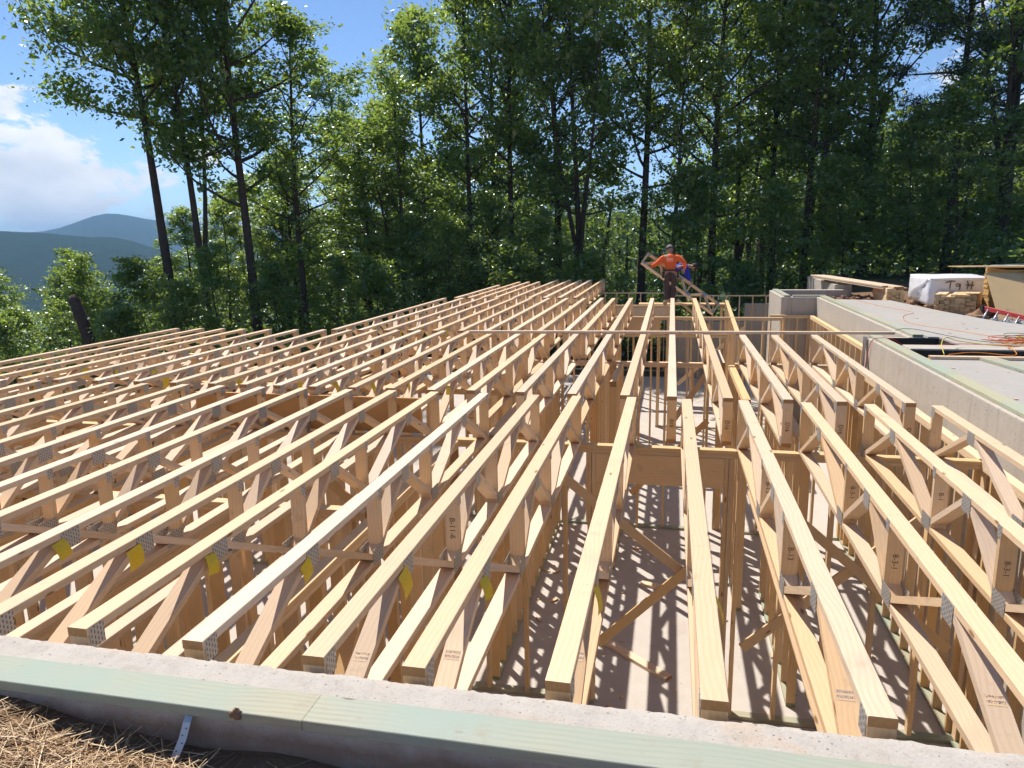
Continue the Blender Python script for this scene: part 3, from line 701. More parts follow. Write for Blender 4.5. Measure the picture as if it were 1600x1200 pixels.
# ------------------------------------------------------------------ stud walls
def stud_wall(name, label, p0, p1, z1=-DEP, z0=SLAB_Z, sp=0.406, opening=None, mat='stud', double=True, header=0.29, dense=None):
    p0, p1 = Vector((*p0, 0)), Vector((*p1, 0)); d = p1-p0; L = d.length; root = empty(name, p0, math.atan2(d.y, d.x)); tag(root, label, 'stud wall')
    m = M[mat]; z1 -= 0.001; top = z1
    board('top_plate', (0, 0, top-0.019), (L, 0, top-0.019), 0.089, 0.037, m, root); top -= 0.038
    if double: board('top_plate', (0.002, 0, top-0.019), (L-0.002, 0, top-0.019), 0.089, 0.037, m, root); top -= 0.038
    segs = [(0, L)] if not opening else [(0, opening[0]), (opening[1], L)]
    for a, b in segs: board('bottom_plate', (a, 0, z0+0.021), (b, 0, z0+0.021), 0.089, 0.038, M['treated'], root)
    xs = list(np.arange(0.02, L-0.02, sp))+[L-0.02]
    if opening: xs = [x for x in xs if not (opening[0]-0.06 < x < opening[1]+0.06)]+[opening[0]-0.02, opening[1]+0.02, opening[0]-0.06, opening[1]+0.06]
    if dense: 
        for a in dense: xs += [a, a+0.04, a+0.08]
    for x in xs: board('stud', (x, 0, z0+0.0405), (x, 0, top), 0.089, 0.037, m, root, up=(1, 0, 0))
    if opening:
        board('header', (opening[0], 0.02, top-header/2-0.002), (opening[1], 0.02, top-header/2-0.002), header, 0.038, m, root, up=(0, -1, 0))
        board('header', (opening[0], -0.024, top-header/2-0.002), (opening[1], -0.024, top-header/2-0.002), header, 0.038, m, root, up=(0, -1, 0))
    return root
stud_wall('stud_wall', 'stud wall just inside the front concrete wall under the truss ends', (-9.1, 2.36), (2.7, 2.36))
stud_wall('stud_wall', 'stud wall under the break between first and second truss rows with wide header', (-9.1, 6.735), (2.72, 6.735), opening=(9.1-0.66, 9.1+0.52))
stud_wall('stud_wall', 'stud wall under the loose board between second and third truss rows', (-9.0, 11.45), (0.62, 11.45), dense=(2.6, 5.9, 8.1))
stud_wall('stud_wall', 'short stud wall carrying the far ends of the right-hand trusses', (0.98, 11.45), (2.76, 11.45), dense=(0.5,))
stud_wall('stud_wall', 'stud wall beyond the stairwell with plate level with the concrete box', (-5.6, 17.94), (2.56, 17.94), opening=(4.2, 5.3))
stud_wall('stud_wall', 'farther stud wall with header on which the worker in orange stands', (-2.3, 20.95), (0.12, 20.95), opening=(0.8, 2.2))
stud_wall('stud_wall', 'rear stud wall left of the workers against the dark trees', (-5.5, 25.6), (0.0, 25.6), double=False)
stud_wall('stud_wall', 'rear stud wall right of the workers, ending near the concrete box', (0.1, 24.45), (3.5, 24.45), double=False)
stud_wall('stud_wall', 'dense stud partition running back under the front-row trusses on the left', (-2.05, 2.55), (-2.05, 6.65), sp=0.29)
stud_wall('stud_wall', 'second stud partition running back farther left under the front-row trusses', (-4.45, 2.55), (-4.45, 6.65), sp=0.32)
stud_wall('stud_wall', 'leftmost stud partition under the front-row trusses', (-6.6, 2.55), (-6.6, 6.65), sp=0.4)
stud_wall('stud_wall', 'stud partition running back under the middle of the second-row trusses', (-1.75, 6.9), (-1.75, 11.38), sp=0.3)
stud_wall('stud_wall', 'stud partition under the left half of the second-row trusses', (-4.3, 6.9), (-4.3, 11.38), sp=0.36)
stud_wall('stud_wall', 'stud partition under the far left of the second-row trusses', (-6.9, 6.9), (-6.9, 11.38), sp=0.4)
stud_wall('stud_wall', 'outer stud wall under the left ends of the floor', (-9.15, 2.5), (-9.15, 11.4), sp=0.406)
stud_wall('stud_wall', 'stud partition under the left part of the third-row trusses', (-3.2, 11.6), (-3.2, 17.85), sp=0.4)
stud_wall('stud_wall', 'stud partition under the centre of the third-row trusses', (-1.2, 11.6), (-1.2, 17.85), sp=0.36)
stud_wall('stud_wall', 'furring stud wall along the right concrete wall', (2.68, 2.5), (2.68, 11.38), sp=0.36)
stud_wall('stud_wall', 'stud wall along the recessed concrete wall behind the loose board', (3.28, 11.8), (3.28, 18.5), sp=0.406, double=True)
stud_wall('stud_wall', 'short stud wall meeting the concrete box corner', (2.35, 18.5), (3.24, 18.5), sp=0.3)
stud_wall('stud_wall', 'narrow stud wall running back right of the stairwell', (1.32, 15.0), (1.62, 22.6), sp=0.45, double=False)
stud_wall('stud_wall', 'stud closet partition beneath the third truss from the right', (1.28, 7.0), (1.28, 9.4), sp=0.36)

stud_wall('stud_wall', 'cross partition under the middle of the front-row trusses on the left', (-6.5, 4.75), (-2.15, 4.75), sp=0.3)
stud_wall('stud_wall', 'cross partition under the middle of the second-row trusses on the left', (-6.8, 9.1), (-1.85, 9.1), sp=0.33)
stud_wall('stud_wall', 'stud partition between the two front-row partitions on the left', (-3.2, 2.55), (-3.2, 4.65), sp=0.26)
stud_wall('stud_wall', 'stud partition left of the open bay behind the header', (-0.74, 9.8), (-0.74, 11.38), sp=0.3)
stud_wall('stud_wall', 'stud partition right of the open bay behind the header', (0.92, 8.9), (0.92, 11.3), sp=0.3)
stud_wall('stud_wall', 'cross partition in the stairwell beyond the loose board', (-1.1, 14.9), (1.1, 14.9), sp=0.36)
# beams
tag(board('flush_beam', (-5.0, 6.833, -0.265), (-2.45, 6.833, -0.265), 0.36, 0.042, M['lvl'], up=(0, -1, 0)), 'dark laminated beam hung between the first and second truss rows', 'beam')
bt = empty('stair_beam', (0.80, 11.5, 0)); tag(bt, 'short built-up beam on a post beside the stairwell', 'beam')
for i in range(2): board('beam_ply', (-0.021+0.042*i, 0.0, -0.60), (-0.021+0.042*i, 1.3, -0.60), 0.28, 0.04, M['pine'], bt, up=(1, 0, 0))
for i in range(3): board('post_ply', (-0.04+0.04*i, 0.06, SLAB_Z), (-0.04+0.04*i, 0.06, -0.742), 0.089, 0.038, M['stud'], bt, up=(1, 0, 0))
# loose boards and braces
tag(board('loose_board', (-3.13, 11.20, 0.0205), (3.2, 11.545, 0.0205), 0.089, 0.037, M['pine']), 'long loose board laid across the truss tops', 'board')
def brace(p0, p1, label, mat='stud', w=0.089):
    tag(board('temporary_brace', p0, p1, w, 0.037, M[mat], up=(0, -1, 0.25)), label, 'brace')
brace((-1.15, 6.62, -0.62), (0.30, 6.62, -1.75), 'upper leg of the V-shaped brace below the header')
brace((0.22, 6.57, -1.60), (-0.62, 6.57, -2.45), 'lower leg of the V-shaped brace below the header')
brace((1.0, 6.62, -0.9), (2.5, 6.62, -2.2), 'diagonal brace across studs below the right-hand trusses')
brace((2.2, 6.66, -1.0), (0.75, 6.66, -2.4), 'crossing diagonal brace below the right-hand trusses')
brace((0.70, 6.0, -0.60), (1.15, 3.1, -2.0), 'slender leaning board under the second truss from the front right')
brace((-3.6, 6.60, -0.75), (-2.2, 6.60, -2.0), 'diagonal brace behind the left front trusses')
brace((-2.0, 4.2, -0.9), (-1.95, 2.6, -2.4), 'diagonal brace nailed along the left stud partition')
brace((0.0, 11.36, -1.5), (0.56, 11.36, -0.62), 'short diagonal brace at the stairwell wall')
brace((-0.55, 11.34, -2.6), (0.6, 11.34, -1.35), 'long diagonal brace at the stairwell wall')
brace((1.7, 17.86, -0.7), (0.2, 17.86, -2.1), 'diagonal brace on the wall beyond the stairwell')
brace((0.2, 24.36, -0.6), (1.7, 24.36, -1.9), 'diagonal brace on the rear stud wall')
brace((2.2, 4.3, -1.15), (1.55, 3.35, -1.62), 'green treated offcut leaning between the right-hand trusses', 'treated')
tag(board('floor_board', (-0.78, 7.95, SLAB_Z+0.02), (0.08, 7.24, SLAB_Z+0.02), 0.11, 0.037, M['pine']), 'short plank lying on the basement slab in striped light', 'plank')
tag(board('floor_board', (-0.3, 9.4, SLAB_Z+0.02), (0.1, 9.3, SLAB_Z+0.02), 0.1, 0.037, M['pine']), 'small offcut on the basement slab behind the striped light', 'offcut')
tag(board('floor_board', (-2.95, 4.7, SLAB_Z+0.02), (-2.55, 5.6, SLAB_Z+0.02), 0.14, 0.037, M['treated']), 'green treated board on the basement slab left of the partition', 'plank')
tag(board('floor_board', (1.5, 5.2, SLAB_Z+0.02), (1.9, 6.2, SLAB_Z+0.02), 0.14, 0.037, M['pine']), 'wide offcut on the slab under the right-hand trusses', 'plank')

# ------------------------------------------------------------------ building materials on the right
def lumber_stack(label, loc, rz, cols, rows, L, z0=None, w=0.089, t=0.038, jitter=0.05, seed=1):
    rs = random.Random(seed); root = empty('lumber_stack', loc, rz); tag(root, label, 'lumber stack')
    for j in range(rows):
        for i in range(cols):
            if j == rows-1 and rs.random() < 0.35: continue
            wob = rs.uniform(-jitter, jitter); x = (i-(cols-1)/2)*(w+0.003)+rs.uniform(-0.002, 0.002)
            board('board', (x, wob, t/2+0.001+j*(t+0.0015)), (x, L+wob, t/2+0.001+j*(t+0.0015)), w, t, M['stack'], root)
    return root
lumber_stack('neat stack of short pale lumber in front of the white wrapped bundle', (5.62, 16.35, -0.2), RAD(-24), 8, 10, 2.2, seed=4)
lumber_stack('low stack of lumber ends left of the white wrapped bundle', (4.98, 18.1, -0.2), RAD(-4), 4, 10, 1.6, seed=8)
def long_pile():
    root = empty('board_pile', (4.4, 22.6, 0.14)); tag(root, 'pile of long boards propped on the far concrete wall end', 'board pile')
    rs = random.Random(3)
    for i in range(9):
        dx = (i % 5)*0.10-0.2; dz = 0.02+(i//5)*0.04
        board('board', (dx+rs.uniform(-.02, .02)-0.15, rs.uniform(-0.2, 0.3), dz+0.04), (dx+0.62+rs.uniform(-.03, .03), -4.3+rs.uniform(-0.3, 0.2), dz+0.02+rs.uniform(-0.005, 0.005)), 0.14 if i % 2 else 0.089, 0.037, M['pine'], root)
long_pile()
def wrapped_bundle():
    root = empty('wrapped_bundle', (5.42, 17.3, -0.2), RAD(-3)); tag(root, 'white plastic wrapped bundle with black letters behind the lumber stack', 'bundle')
    for y in (0.25, 1.4): board('skid', (0.0, y, 0.035), (1.3, y, 0.035), 0.09, 0.07, M['pine'], root)
    rs = np.random.RandomState(5); V = []; F = []; nx, ny, nz = 14, 16, 8
    # wrapped box with soft corners and creases
    def P(u, v, w):
        x, y, z = u*1.34, v*1.8, 0.075+w*0.60
        cx = 0.02*(1-abs(2*v-1)**6)*0; return [x, y, z]
    import bmesh
    bm = bmesh.new(); bmesh.ops.create_cube(bm, size=1.0)
    bmesh.ops.subdivide_edges(bm, edges=bm.edges[:], cuts=9, use_grid_fill=True)
    for v in bm.verts:
        u = Vector((v.co.x+0.5, v.co.y+0.5, v.co.z+0.5)); p = P(u.x, u.y, u.z)
        n = math.sin(p[0]*9+p[2]*14)*0.008+math.sin(p[1]*11-p[2]*17)*0.008+rs.randn()*0.003
        e = min(u.x, 1-u.x)*1.34, min(u.y, 1-u.y)*1.8, min(u.z, 1-u.z)*0.6
        k = sorted(e); r = 0.03 if k[0] < 0.01 and k[1] < 0.01 else 0.0
        c = Vector((0.67, 0.9, 0.375)); d = (c-Vector(p)).normalized()
        v.co = Vector(p)+d*(r+n)
    me = bpy.data.meshes.new('wrap'); bm.to_mesh(me); bm.free(); me.polygons.foreach_set('use_smooth', [True]*len(me.polygons))
    obj('wrap', me, M['white_wrap'], root)
    # white lip of the film along the top edge and pleats on the lit end
    MB().tube([(0.0, -0.012, 0.655), (0.67, -0.016, 0.658), (1.32, -0.012, 0.652)], 0.028, 8).build('film_edge', M['white_wrap'], root, True)
    for i in range(9):
        t = i/8
        MB().tube(spline([(-0.012, 0.12+0.1*t, 0.66-0.05*t), (-0.02, 0.5+0.7*t, 0.45-0.1*t), (-0.014, 0.75+1.0*t, 0.12+0.05*(1-t))], 5), 0.008, 6).build('pleat', M['white_wrap'], root, True)
    # painted strokes, as they read on the film: a T, a q and an H, upside down hand lettering
    def stroke(pts, r=0.011):
        V, F = tube([(x, -0.022, z) for x, z in pts], r, 6); return MB().add(V, [f for f in F])
    mb = MB(); L0 = 0.42
    for pts in ([(L0, .42), (L0+.10, .455), (L0+.24, .45)], [(L0+.13, .45), (L0+.125, .37), (L0+.12, .29)],
                [(L0+.38, .39), (L0+.29, .40), (L0+.28, .35), (L0+.36, .34), (L0+.38, .39)], [(L0+.385, .40), (L0+.385, .31), (L0+.37, .27)],
                [(L0+.56, .46), (L0+.60, .38), (L0+.58, .29)], [(L0+.70, .45), (L0+.69, .37), (L0+.68, .28)], [(L0+.53, .375), (L0+.63, .365), (L0+.75, .37)]):
        V, F = tube([(0.30+(x-L0)*0.72, -0.022, z+0.155) for x, z in pts], 0.011, 6); mb.add(V, F)
    o = mb.build('painted_letters', M['ink'], root)
wrapped_bundle()
def sheathing():
    root = empty('sheathing_stack', (6.25, 15.75, -0.2), RAD(-4)); tag(root, 'tall stack of tan sheathing panels behind the leaning sheets', 'panel stack')
    rs = random.Random(6)
    for i in range(22):
        z = 0.04+i*0.0405; dx, dy = rs.uniform(-0.012, 0.012), rs.uniform(-0.012, 0.012)
        board('panel', (dx, 0.6+dy, z), (2.44+dx, 0.6+dy, z), 1.22, 0.039, M['osb'], root)
    t = board('sheathing_sheet', (5.55, 16.36, 0.755), (8.0, 16.04, 0.765), 1.25, 0.018, M['osb'], up=(0.02, 0.03, 1)); tag(t, 'loose tan panel overhanging the top of the stack', 'panel')
    # sheets leaning against the stack, tops away from the viewer
    def lean(name, x0, x1, yb, yt, zt, th, mat, label, cat):
        d = Vector((0.0, yt-yb, zt+0.2)); mid0 = Vector((x0, (yb+yt)/2, (zt-0.2)/2)); mid1 = Vector((x1, (yb+yt)/2-0.28*(x1-x0)*0, (zt-0.2)/2))
        nrm = Vector((0, -(zt+0.2), (yt-yb))).normalized()
        o = board(name, mid0, mid1, d.length, th, mat, up=nrm); tag(o, label, cat); return o
    lean('leaning_sheet', 5.86, 6.60, 14.80, 15.66, 0.66, 0.018, M['osb'], 'tan panel leaning on the stack, left of the white strip', 'panel')
    lean('white_strip', 6.50, 6.58, 14.72, 15.60, 0.70, 0.02, M['white_wrap'], 'white strip leaning between the two tan panels', 'strip')
    lean('leaning_sheet', 6.62, 7.7, 14.70, 15.60, 0.69, 0.018, M['osb'], 'tan panel leaning on the stack at the right picture edge', 'panel')
sheathing()
def ladder():
    root = empty('ladder', (5.55, 14.75, -0.2)); tag(root, 'red ladder lying propped in front of the leaning panels', 'ladder')
    a0, a1 = Vector((0.0, 0.0, 0.28)), Vector((0.75, -2.3, 0.10)); off = Vector((0.0, -0.10, -0.17)); off2 = Vector((-0.14, -0.12, -0.20))
    for o_ in (Vector((0, 0, 0)), off2): board('rail', a0+o_, a1+o_, 0.075, 0.03, M['red_rail'], root, up=(1, 0.3, 0))
    for i in range(10):
        p = a0.lerp(a1, (i+0.5)/10); MB().tube([p, p+off2], 0.016, 8).build('rung', M['steel'], root, True)
    for o_ in (Vector((0, 0, 0)), off2): MB().box(-0.03, 0.03, -0.03, 0.05, -0.05, 0.05, Matrix.Translation(a0+o_)).build('foot', M['tyre'], root)
    # stack block that props the head
    tag(MB().box(5.42, 5.62, 14.70, 14.92, -0.21, -0.06).build('prop_block', M['rubble']), 'small brown block under the ladder end', 'block')
ladder()
def rocks(name, label, n, area, zf, size, mat, seed):
    rs = np.random.RandomState(seed); mb = MB()
    ico = [(0, 0, 1), (.9, 0, .4), (.28, .85, .45), (-.72, .53, .4), (-.72, -.53, .45), (.28, -.85, .4), (.72, .53, -.45), (-.28, .85, -.4), (-.9, 0, -.45), (-.28, -.85, -.4), (.72, -.53, -.4), (0, 0, -1)]
    fc = [(0, 1, 2), (0, 2, 3), (0, 3, 4), (0, 4, 5), (0, 5, 1), (1, 6, 2), (2, 7, 3), (3, 8, 4), (4, 9, 5), (5, 10, 1), (6, 7, 2), (7, 8, 3), (8, 9, 4), (9, 10, 5), (10, 6, 1), (11, 7, 6), (11, 8, 7), (11, 9, 8), (11, 10, 9), (11, 6, 10)]
    for i in range(n):
        x, y = rs.uniform(area[0], area[1]), rs.uniform(area[2], area[3]); s = size*rs.uniform(0.4, 1.3)
        sc = rs.uniform(0.6, 1.3, 3)*s; q = Euler(rs.uniform(0, 6, 3)).to_matrix()
        mb.add([q @ Vector((v[0]*sc[0]+rs.randn()*s*.1, v[1]*sc[1], v[2]*sc[2]))+Vector((x, y, zf(x, y)+s*0.3)) for v in ico], fc)
    tag(mb.build(name, mat), label, kind='stuff')
rocks('gravel', 'loose grey gravel in front of the stacked panels', 900, (5.5, 7.4, 12.2, 15.4), lambda x, y: -0.2+0.08*math.exp(-((x-6.3)**2+(y-14)**2)/0.5), 0.045, M['rock'], 2)
rocks('rubble', 'brown lumps of soil between slab and lumber stack', 120, (4.0, 5.5, 18.3, 20.4), lambda x, y: -0.2, 0.06, M['rubble'], 5)
rocks('rubble', 'brown soil lumps in the concrete box', 60, (2.95, 4.1, 18.95, 20.5), lambda x, y: -0.3, 0.05, M['rubble'], 6)
def chips():
    rs = np.random.RandomState(19); mb = MB()
    for i in range(130):
        k = rs.rand()*0.6+0.4
        if k < 0.45: x, y, z = rs.uniform(3.7, 5.3), rs.uniform(10.8, 17.5), -0.028
        elif k < 0.6: x, y, z = rs.uniform(3.1, 5.5), rs.uniform(5.5, 9.5), -0.04
        else: x, y, z = rs.uniform(-2.0, 2.4), rs.uniform(3.0, 11.0), SLAB_Z+0.002
        if x > 5.05-0.0*y and y > 15: continue
        L_, w_, h_ = rs.uniform(0.02, 0.14), rs.uniform(0.012, 0.05), rs.uniform(0.004, 0.02)
        if k < 0.6: L_, w_, h_ = L_*0.45, w_*0.5, h_*0.4
        mb.box(-L_/2, L_/2, -w_/2, w_/2, 0, h_, Matrix.Translation((x, y, z+0.002)) @ Matrix.Rotation(rs.rand()*6, 4, 'Z'))
    tag(mb.build('wood_chips', M['pine']), 'small wood chips and offcuts littering the slabs', kind='stuff')
chips()
def soil_heap(label, x, y, rx, ry, h, mat, seed):
    rs = np.random.RandomState(seed); n = 26; V = []
    for j in range(n):
        for i in range(n):
            u, v = i/(n-1)*2-1, j/(n-1)*2-1; r = math.hypot(u, v)
            V.append((x+u*rx, y+v*ry, -0.26+h*max(0, 1-r*r)**1.2+0.06*max(0, 1-r*r)*(math.sin(u*7+seed)*math.sin(v*6)+rs.randn()*0.25)))
    idx = np.arange(n*n).reshape(n, n); Q = np.stack([idx[:-1, :-1], idx[:-1, 1:], idx[1:, 1:], idx[1:, :-1]], -1).reshape(-1, 4)
    me = quads_mesh('soil_heap', np.array(V), Q); me.polygons.foreach_set('use_smooth', [True]*len(me.polygons)); tag(obj('soil_heap', me, mat), label, 'soil heap')
soil_heap('low heap of brown soil below the right slab edge', 6.25, 12.6, 0.8, 0.9, 0.22, M['ground'], 3)
soil_heap('brown soil heap beside the foot of the lumber stack', 6.0, 16.0, 0.35, 0.3, 0.18, M['rubble'], 7)

def cord(name, label, pts, r, mat, cat='cord', parts=None):
    o = MB().tube(spline(pts, 8), r*0.45, 6).build(name, M[mat], None, True); return tag(o, label, cat)
cord('extension_cord', 'red cord draped over the right concrete wall by the pit', [(2.80, 11.35, -0.75), (2.79, 11.28, -0.35), (2.81, 11.15, -0.05), (2.90, 11.05, 0.012), (3.05, 11.0, 0.0), (3.3, 11.0, -0.12), (3.7, 10.75, -0.02), (4.4, 10.66, -0.015)], 0.011, 'cord_red')
cord('air_hose', 'thin black hose snaking over the slab from the loose board end', [(3.32, 11.9, 0.012), (3.5, 12.1, 0.02), (3.78, 12.2, -0.018), (3.95, 11.6, -0.02), (4.2, 11.05, -0.02), (4.7, 10.9, -0.02), (5.2, 10.8, -0.02)], 0.009, 'cord_black', 'hose')
cord('extension_cord', 'thin orange cord lying across the far slab', [(4.05, 17.6, -0.022), (4.2, 16.2, -0.022), (4.45, 15.0, -0.022), (4.1, 14.3, -0.022), (3.9, 13.2, -0.022), (4.3, 12.2, -0.022), (4.6, 11.4, -0.022), (4.9, 10.9, -0.022)], 0.008, 'cord_orange')
cord('air_hose', 'yellow hose looping out over the nearer pit', [(3.25, 9.63, 0.01), (3.3, 9.9, 0.10), (3.45, 10.2, 0.14), (3.7, 10.45, 0.06), (4.2, 10.5, 0.0), (4.7, 10.66, -0.01), (5.2, 10.8, -0.01)], 0.013, 'cord_yellow', 'hose')
cord('extension_cord', 'orange cord sagging along the nearer pit', [(3.30, 9.63, 0.01), (3.6, 9.7, 0.03), (4.0, 9.64, 0.01), (4.15, 10.0, 0.02), (4.25, 10.4, 0.0), (4.6, 10.62, -0.015)], 0.011, 'cord_orange')
cord('air_hose', 'orange hose standing in a loop beside the far lumber ends', [(4.85, 19.0, -0.16), (4.7, 18.95, 0.05), (4.75, 18.9, 0.13), (4.9, 18.85, 0.10), (5.05, 18.8, -0.02), (5.12, 18.7, -0.15), (4.9, 18.5, -0.17), (4.6, 18.6, -0.16)], 0.018, 'cord_orange', 'hose')
def cord_heap():
    rs = random.Random(12)
    for k, (m, lab) in enumerate([('cord_orange', 'orange'), ('cord_red', 'red'), ('cord_yellow', 'yellow'), ('cord_green', 'green')]):
        pts = []; cx, cy = 4.75+k*0.12, 10.92+0.05*k; a = rs.random()*6
        for i in range(26):
            a += rs.uniform(0.5, 1.1); r = rs.uniform(0.15, 0.55)
            pts.append((cx+math.cos(a)*r*1.3, cy+math.sin(a)*r*0.5, -0.012+0.012*k+rs.uniform(0, 0.05)))
        cord('extension_cord', '%s cord tangled in the heap of coils on the slab edge' % lab, pts, 0.010, m)
cord_heap()
def strap():
    root = empty('metal_strap', (-1.53, 1.872, -0.055)); tag(root, 'perforated galvanised strap hanging from the front sill onto the straw', 'strap')
    V = []; F = []
    path = [(0, 0.008, 0.01), (0.0, -0.006, -0.005), (-0.004, -0.03, -0.05), (-0.018, -0.06, -0.10), (-0.03, -0.085, -0.135)]
    hw = 0.014
    me = MB()
    for i in range(len(path)-1):
        a, b = Vector(path[i]), Vector(path[i+1]); n = (b-a).cross(Vector((1, 0, 0))).normalized()*0.001
        v = [a+Vector((-hw, 0, 0)), a+Vector((hw, 0, 0)), b+Vector((hw, 0, 0)), b+Vector((-hw, 0, 0))]
        me.add([p-n for p in v]+[p+n for p in v], [(0, 1, 2, 3), (7, 6, 5, 4), (0, 4, 5, 1), (1, 5, 6, 2), (2, 6, 7, 3), (3, 7, 4, 0)])
    me.build('band', M['steel'], root)
    for i in range(7):
        t = 0.35+i*0.43; k = min(3, 1+int(t)); f = t-int(t); a, b = Vector(path[k]), Vector(path[min(4, k+1)])
        p = a.lerp(b, f); d = (b-a) if (b-a).length > 0 else Vector((0, -1, -1)); d.normalize(); nn = Vector((1, 0, 0)).cross(d).normalized()
        nn = nn if nn.y < 0 else -nn
        p = p+nn*0.0018+Vector((0.004*(-1)**i, 0, 0)); ring = [p+(Vector((1, 0, 0))*math.cos(q*PI/4)+d*math.sin(q*PI/4))*0.0027 for q in range(8)]
        MB().add(ring, [tuple(range(8))]).build('hole', M['black_holes'], root)
strap()
tag(MB().box(2.765, 2.80, 11.40, 11.44, -0.52, -0.02).box(2.765, 2.86, 11.39, 11.395, -0.035, -0.02).build('steel_bracket', M['steel']), 'grey steel bracket hung on the corner of the right concrete wall', 'bracket')
def knot_lump():
    rs = np.random.RandomState(4); V = []; n = 14
    for j in range(7):
        t = PI*j/6
        for i in range(n):
            a = 2*PI*i/n; r = 0.021*(1+0.22*math.sin(3*a+j)+rs.randn()*0.08); V.append((-1.35+r*math.sin(t)*math.cos(a), 1.876+r*0.7*math.sin(t)*math.sin(a), -0.012+r*0.9*math.cos(t)))
    F = [(j*n+i, j*n+(i+1) % n, (j+1)*n+(i+1) % n, (j+1)*n+i) for j in range(6) for i in range(n)]
    obj('dead_knot', mesh('dead_knot', V, F, True), M['rubble'], FW)
knot_lump()

# ------------------------------------------------------------------ straw over the soil at the front left
def straw():
    rs = np.random.RandomState(11); V = []; Q = []; A = []
    n = 15000; k = 0
    def blade(p, d, L, w, var, bend):
        nonlocal k
        d = d.normalized(); s = d.cross(Vector((0, 0, 1))); s = s.normalized()*w if s.length > 1e-4 else Vector((w, 0, 0))
        up = Vector((0, 0, 1)); pts = [p-d*L/2, p+up*bend*0.6, p+d*L/2+up*bend*0.2]
        for q in pts: V.append(q-s+up*0.0); V.append(q+s+up*w*0.8)
        Q.append((k, k+1, k+3, k+2)); Q.append((k+2, k+3, k+5, k+4)); A.extend([var, var]); k += 6
    m = 0
    while m < n:
        x, y = rs.uniform(-3.6, 0.6), rs.uniform(0.75, 1.86)
        dens = (1-smoothstep(-1.9, -1.15, x))*(1-0.75*smoothstep(1.62, 1.86, y)) + 0.05
        if rs.rand() > dens: continue
        m += 1; a = rs.uniform(0, 2*PI) if rs.rand() < 0.5 else rs.normal(0.5, 0.5); tilt = rs.normal(0, 0.22)
        z = terrain(x, y)+rs.uniform(0.002, 0.035)*(0.3+dens)
        blade(Vector((x, y, z)), Vector((math.cos(a)*math.cos(tilt), math.sin(a)*math.cos(tilt), math.sin(tilt))), rs.uniform(0.05, 0.2), rs.uniform(0.0008, 0.0017), rs.rand(), rs.normal(0, 0.008))
    me = quads_mesh('straw', np.array([tuple(v) for v in V]), np.array(Q), np.array(A))
    tag(obj('straw', me, M['straw']), 'dry brown straw scattered on the soil at the front left', kind='stuff')
straw()

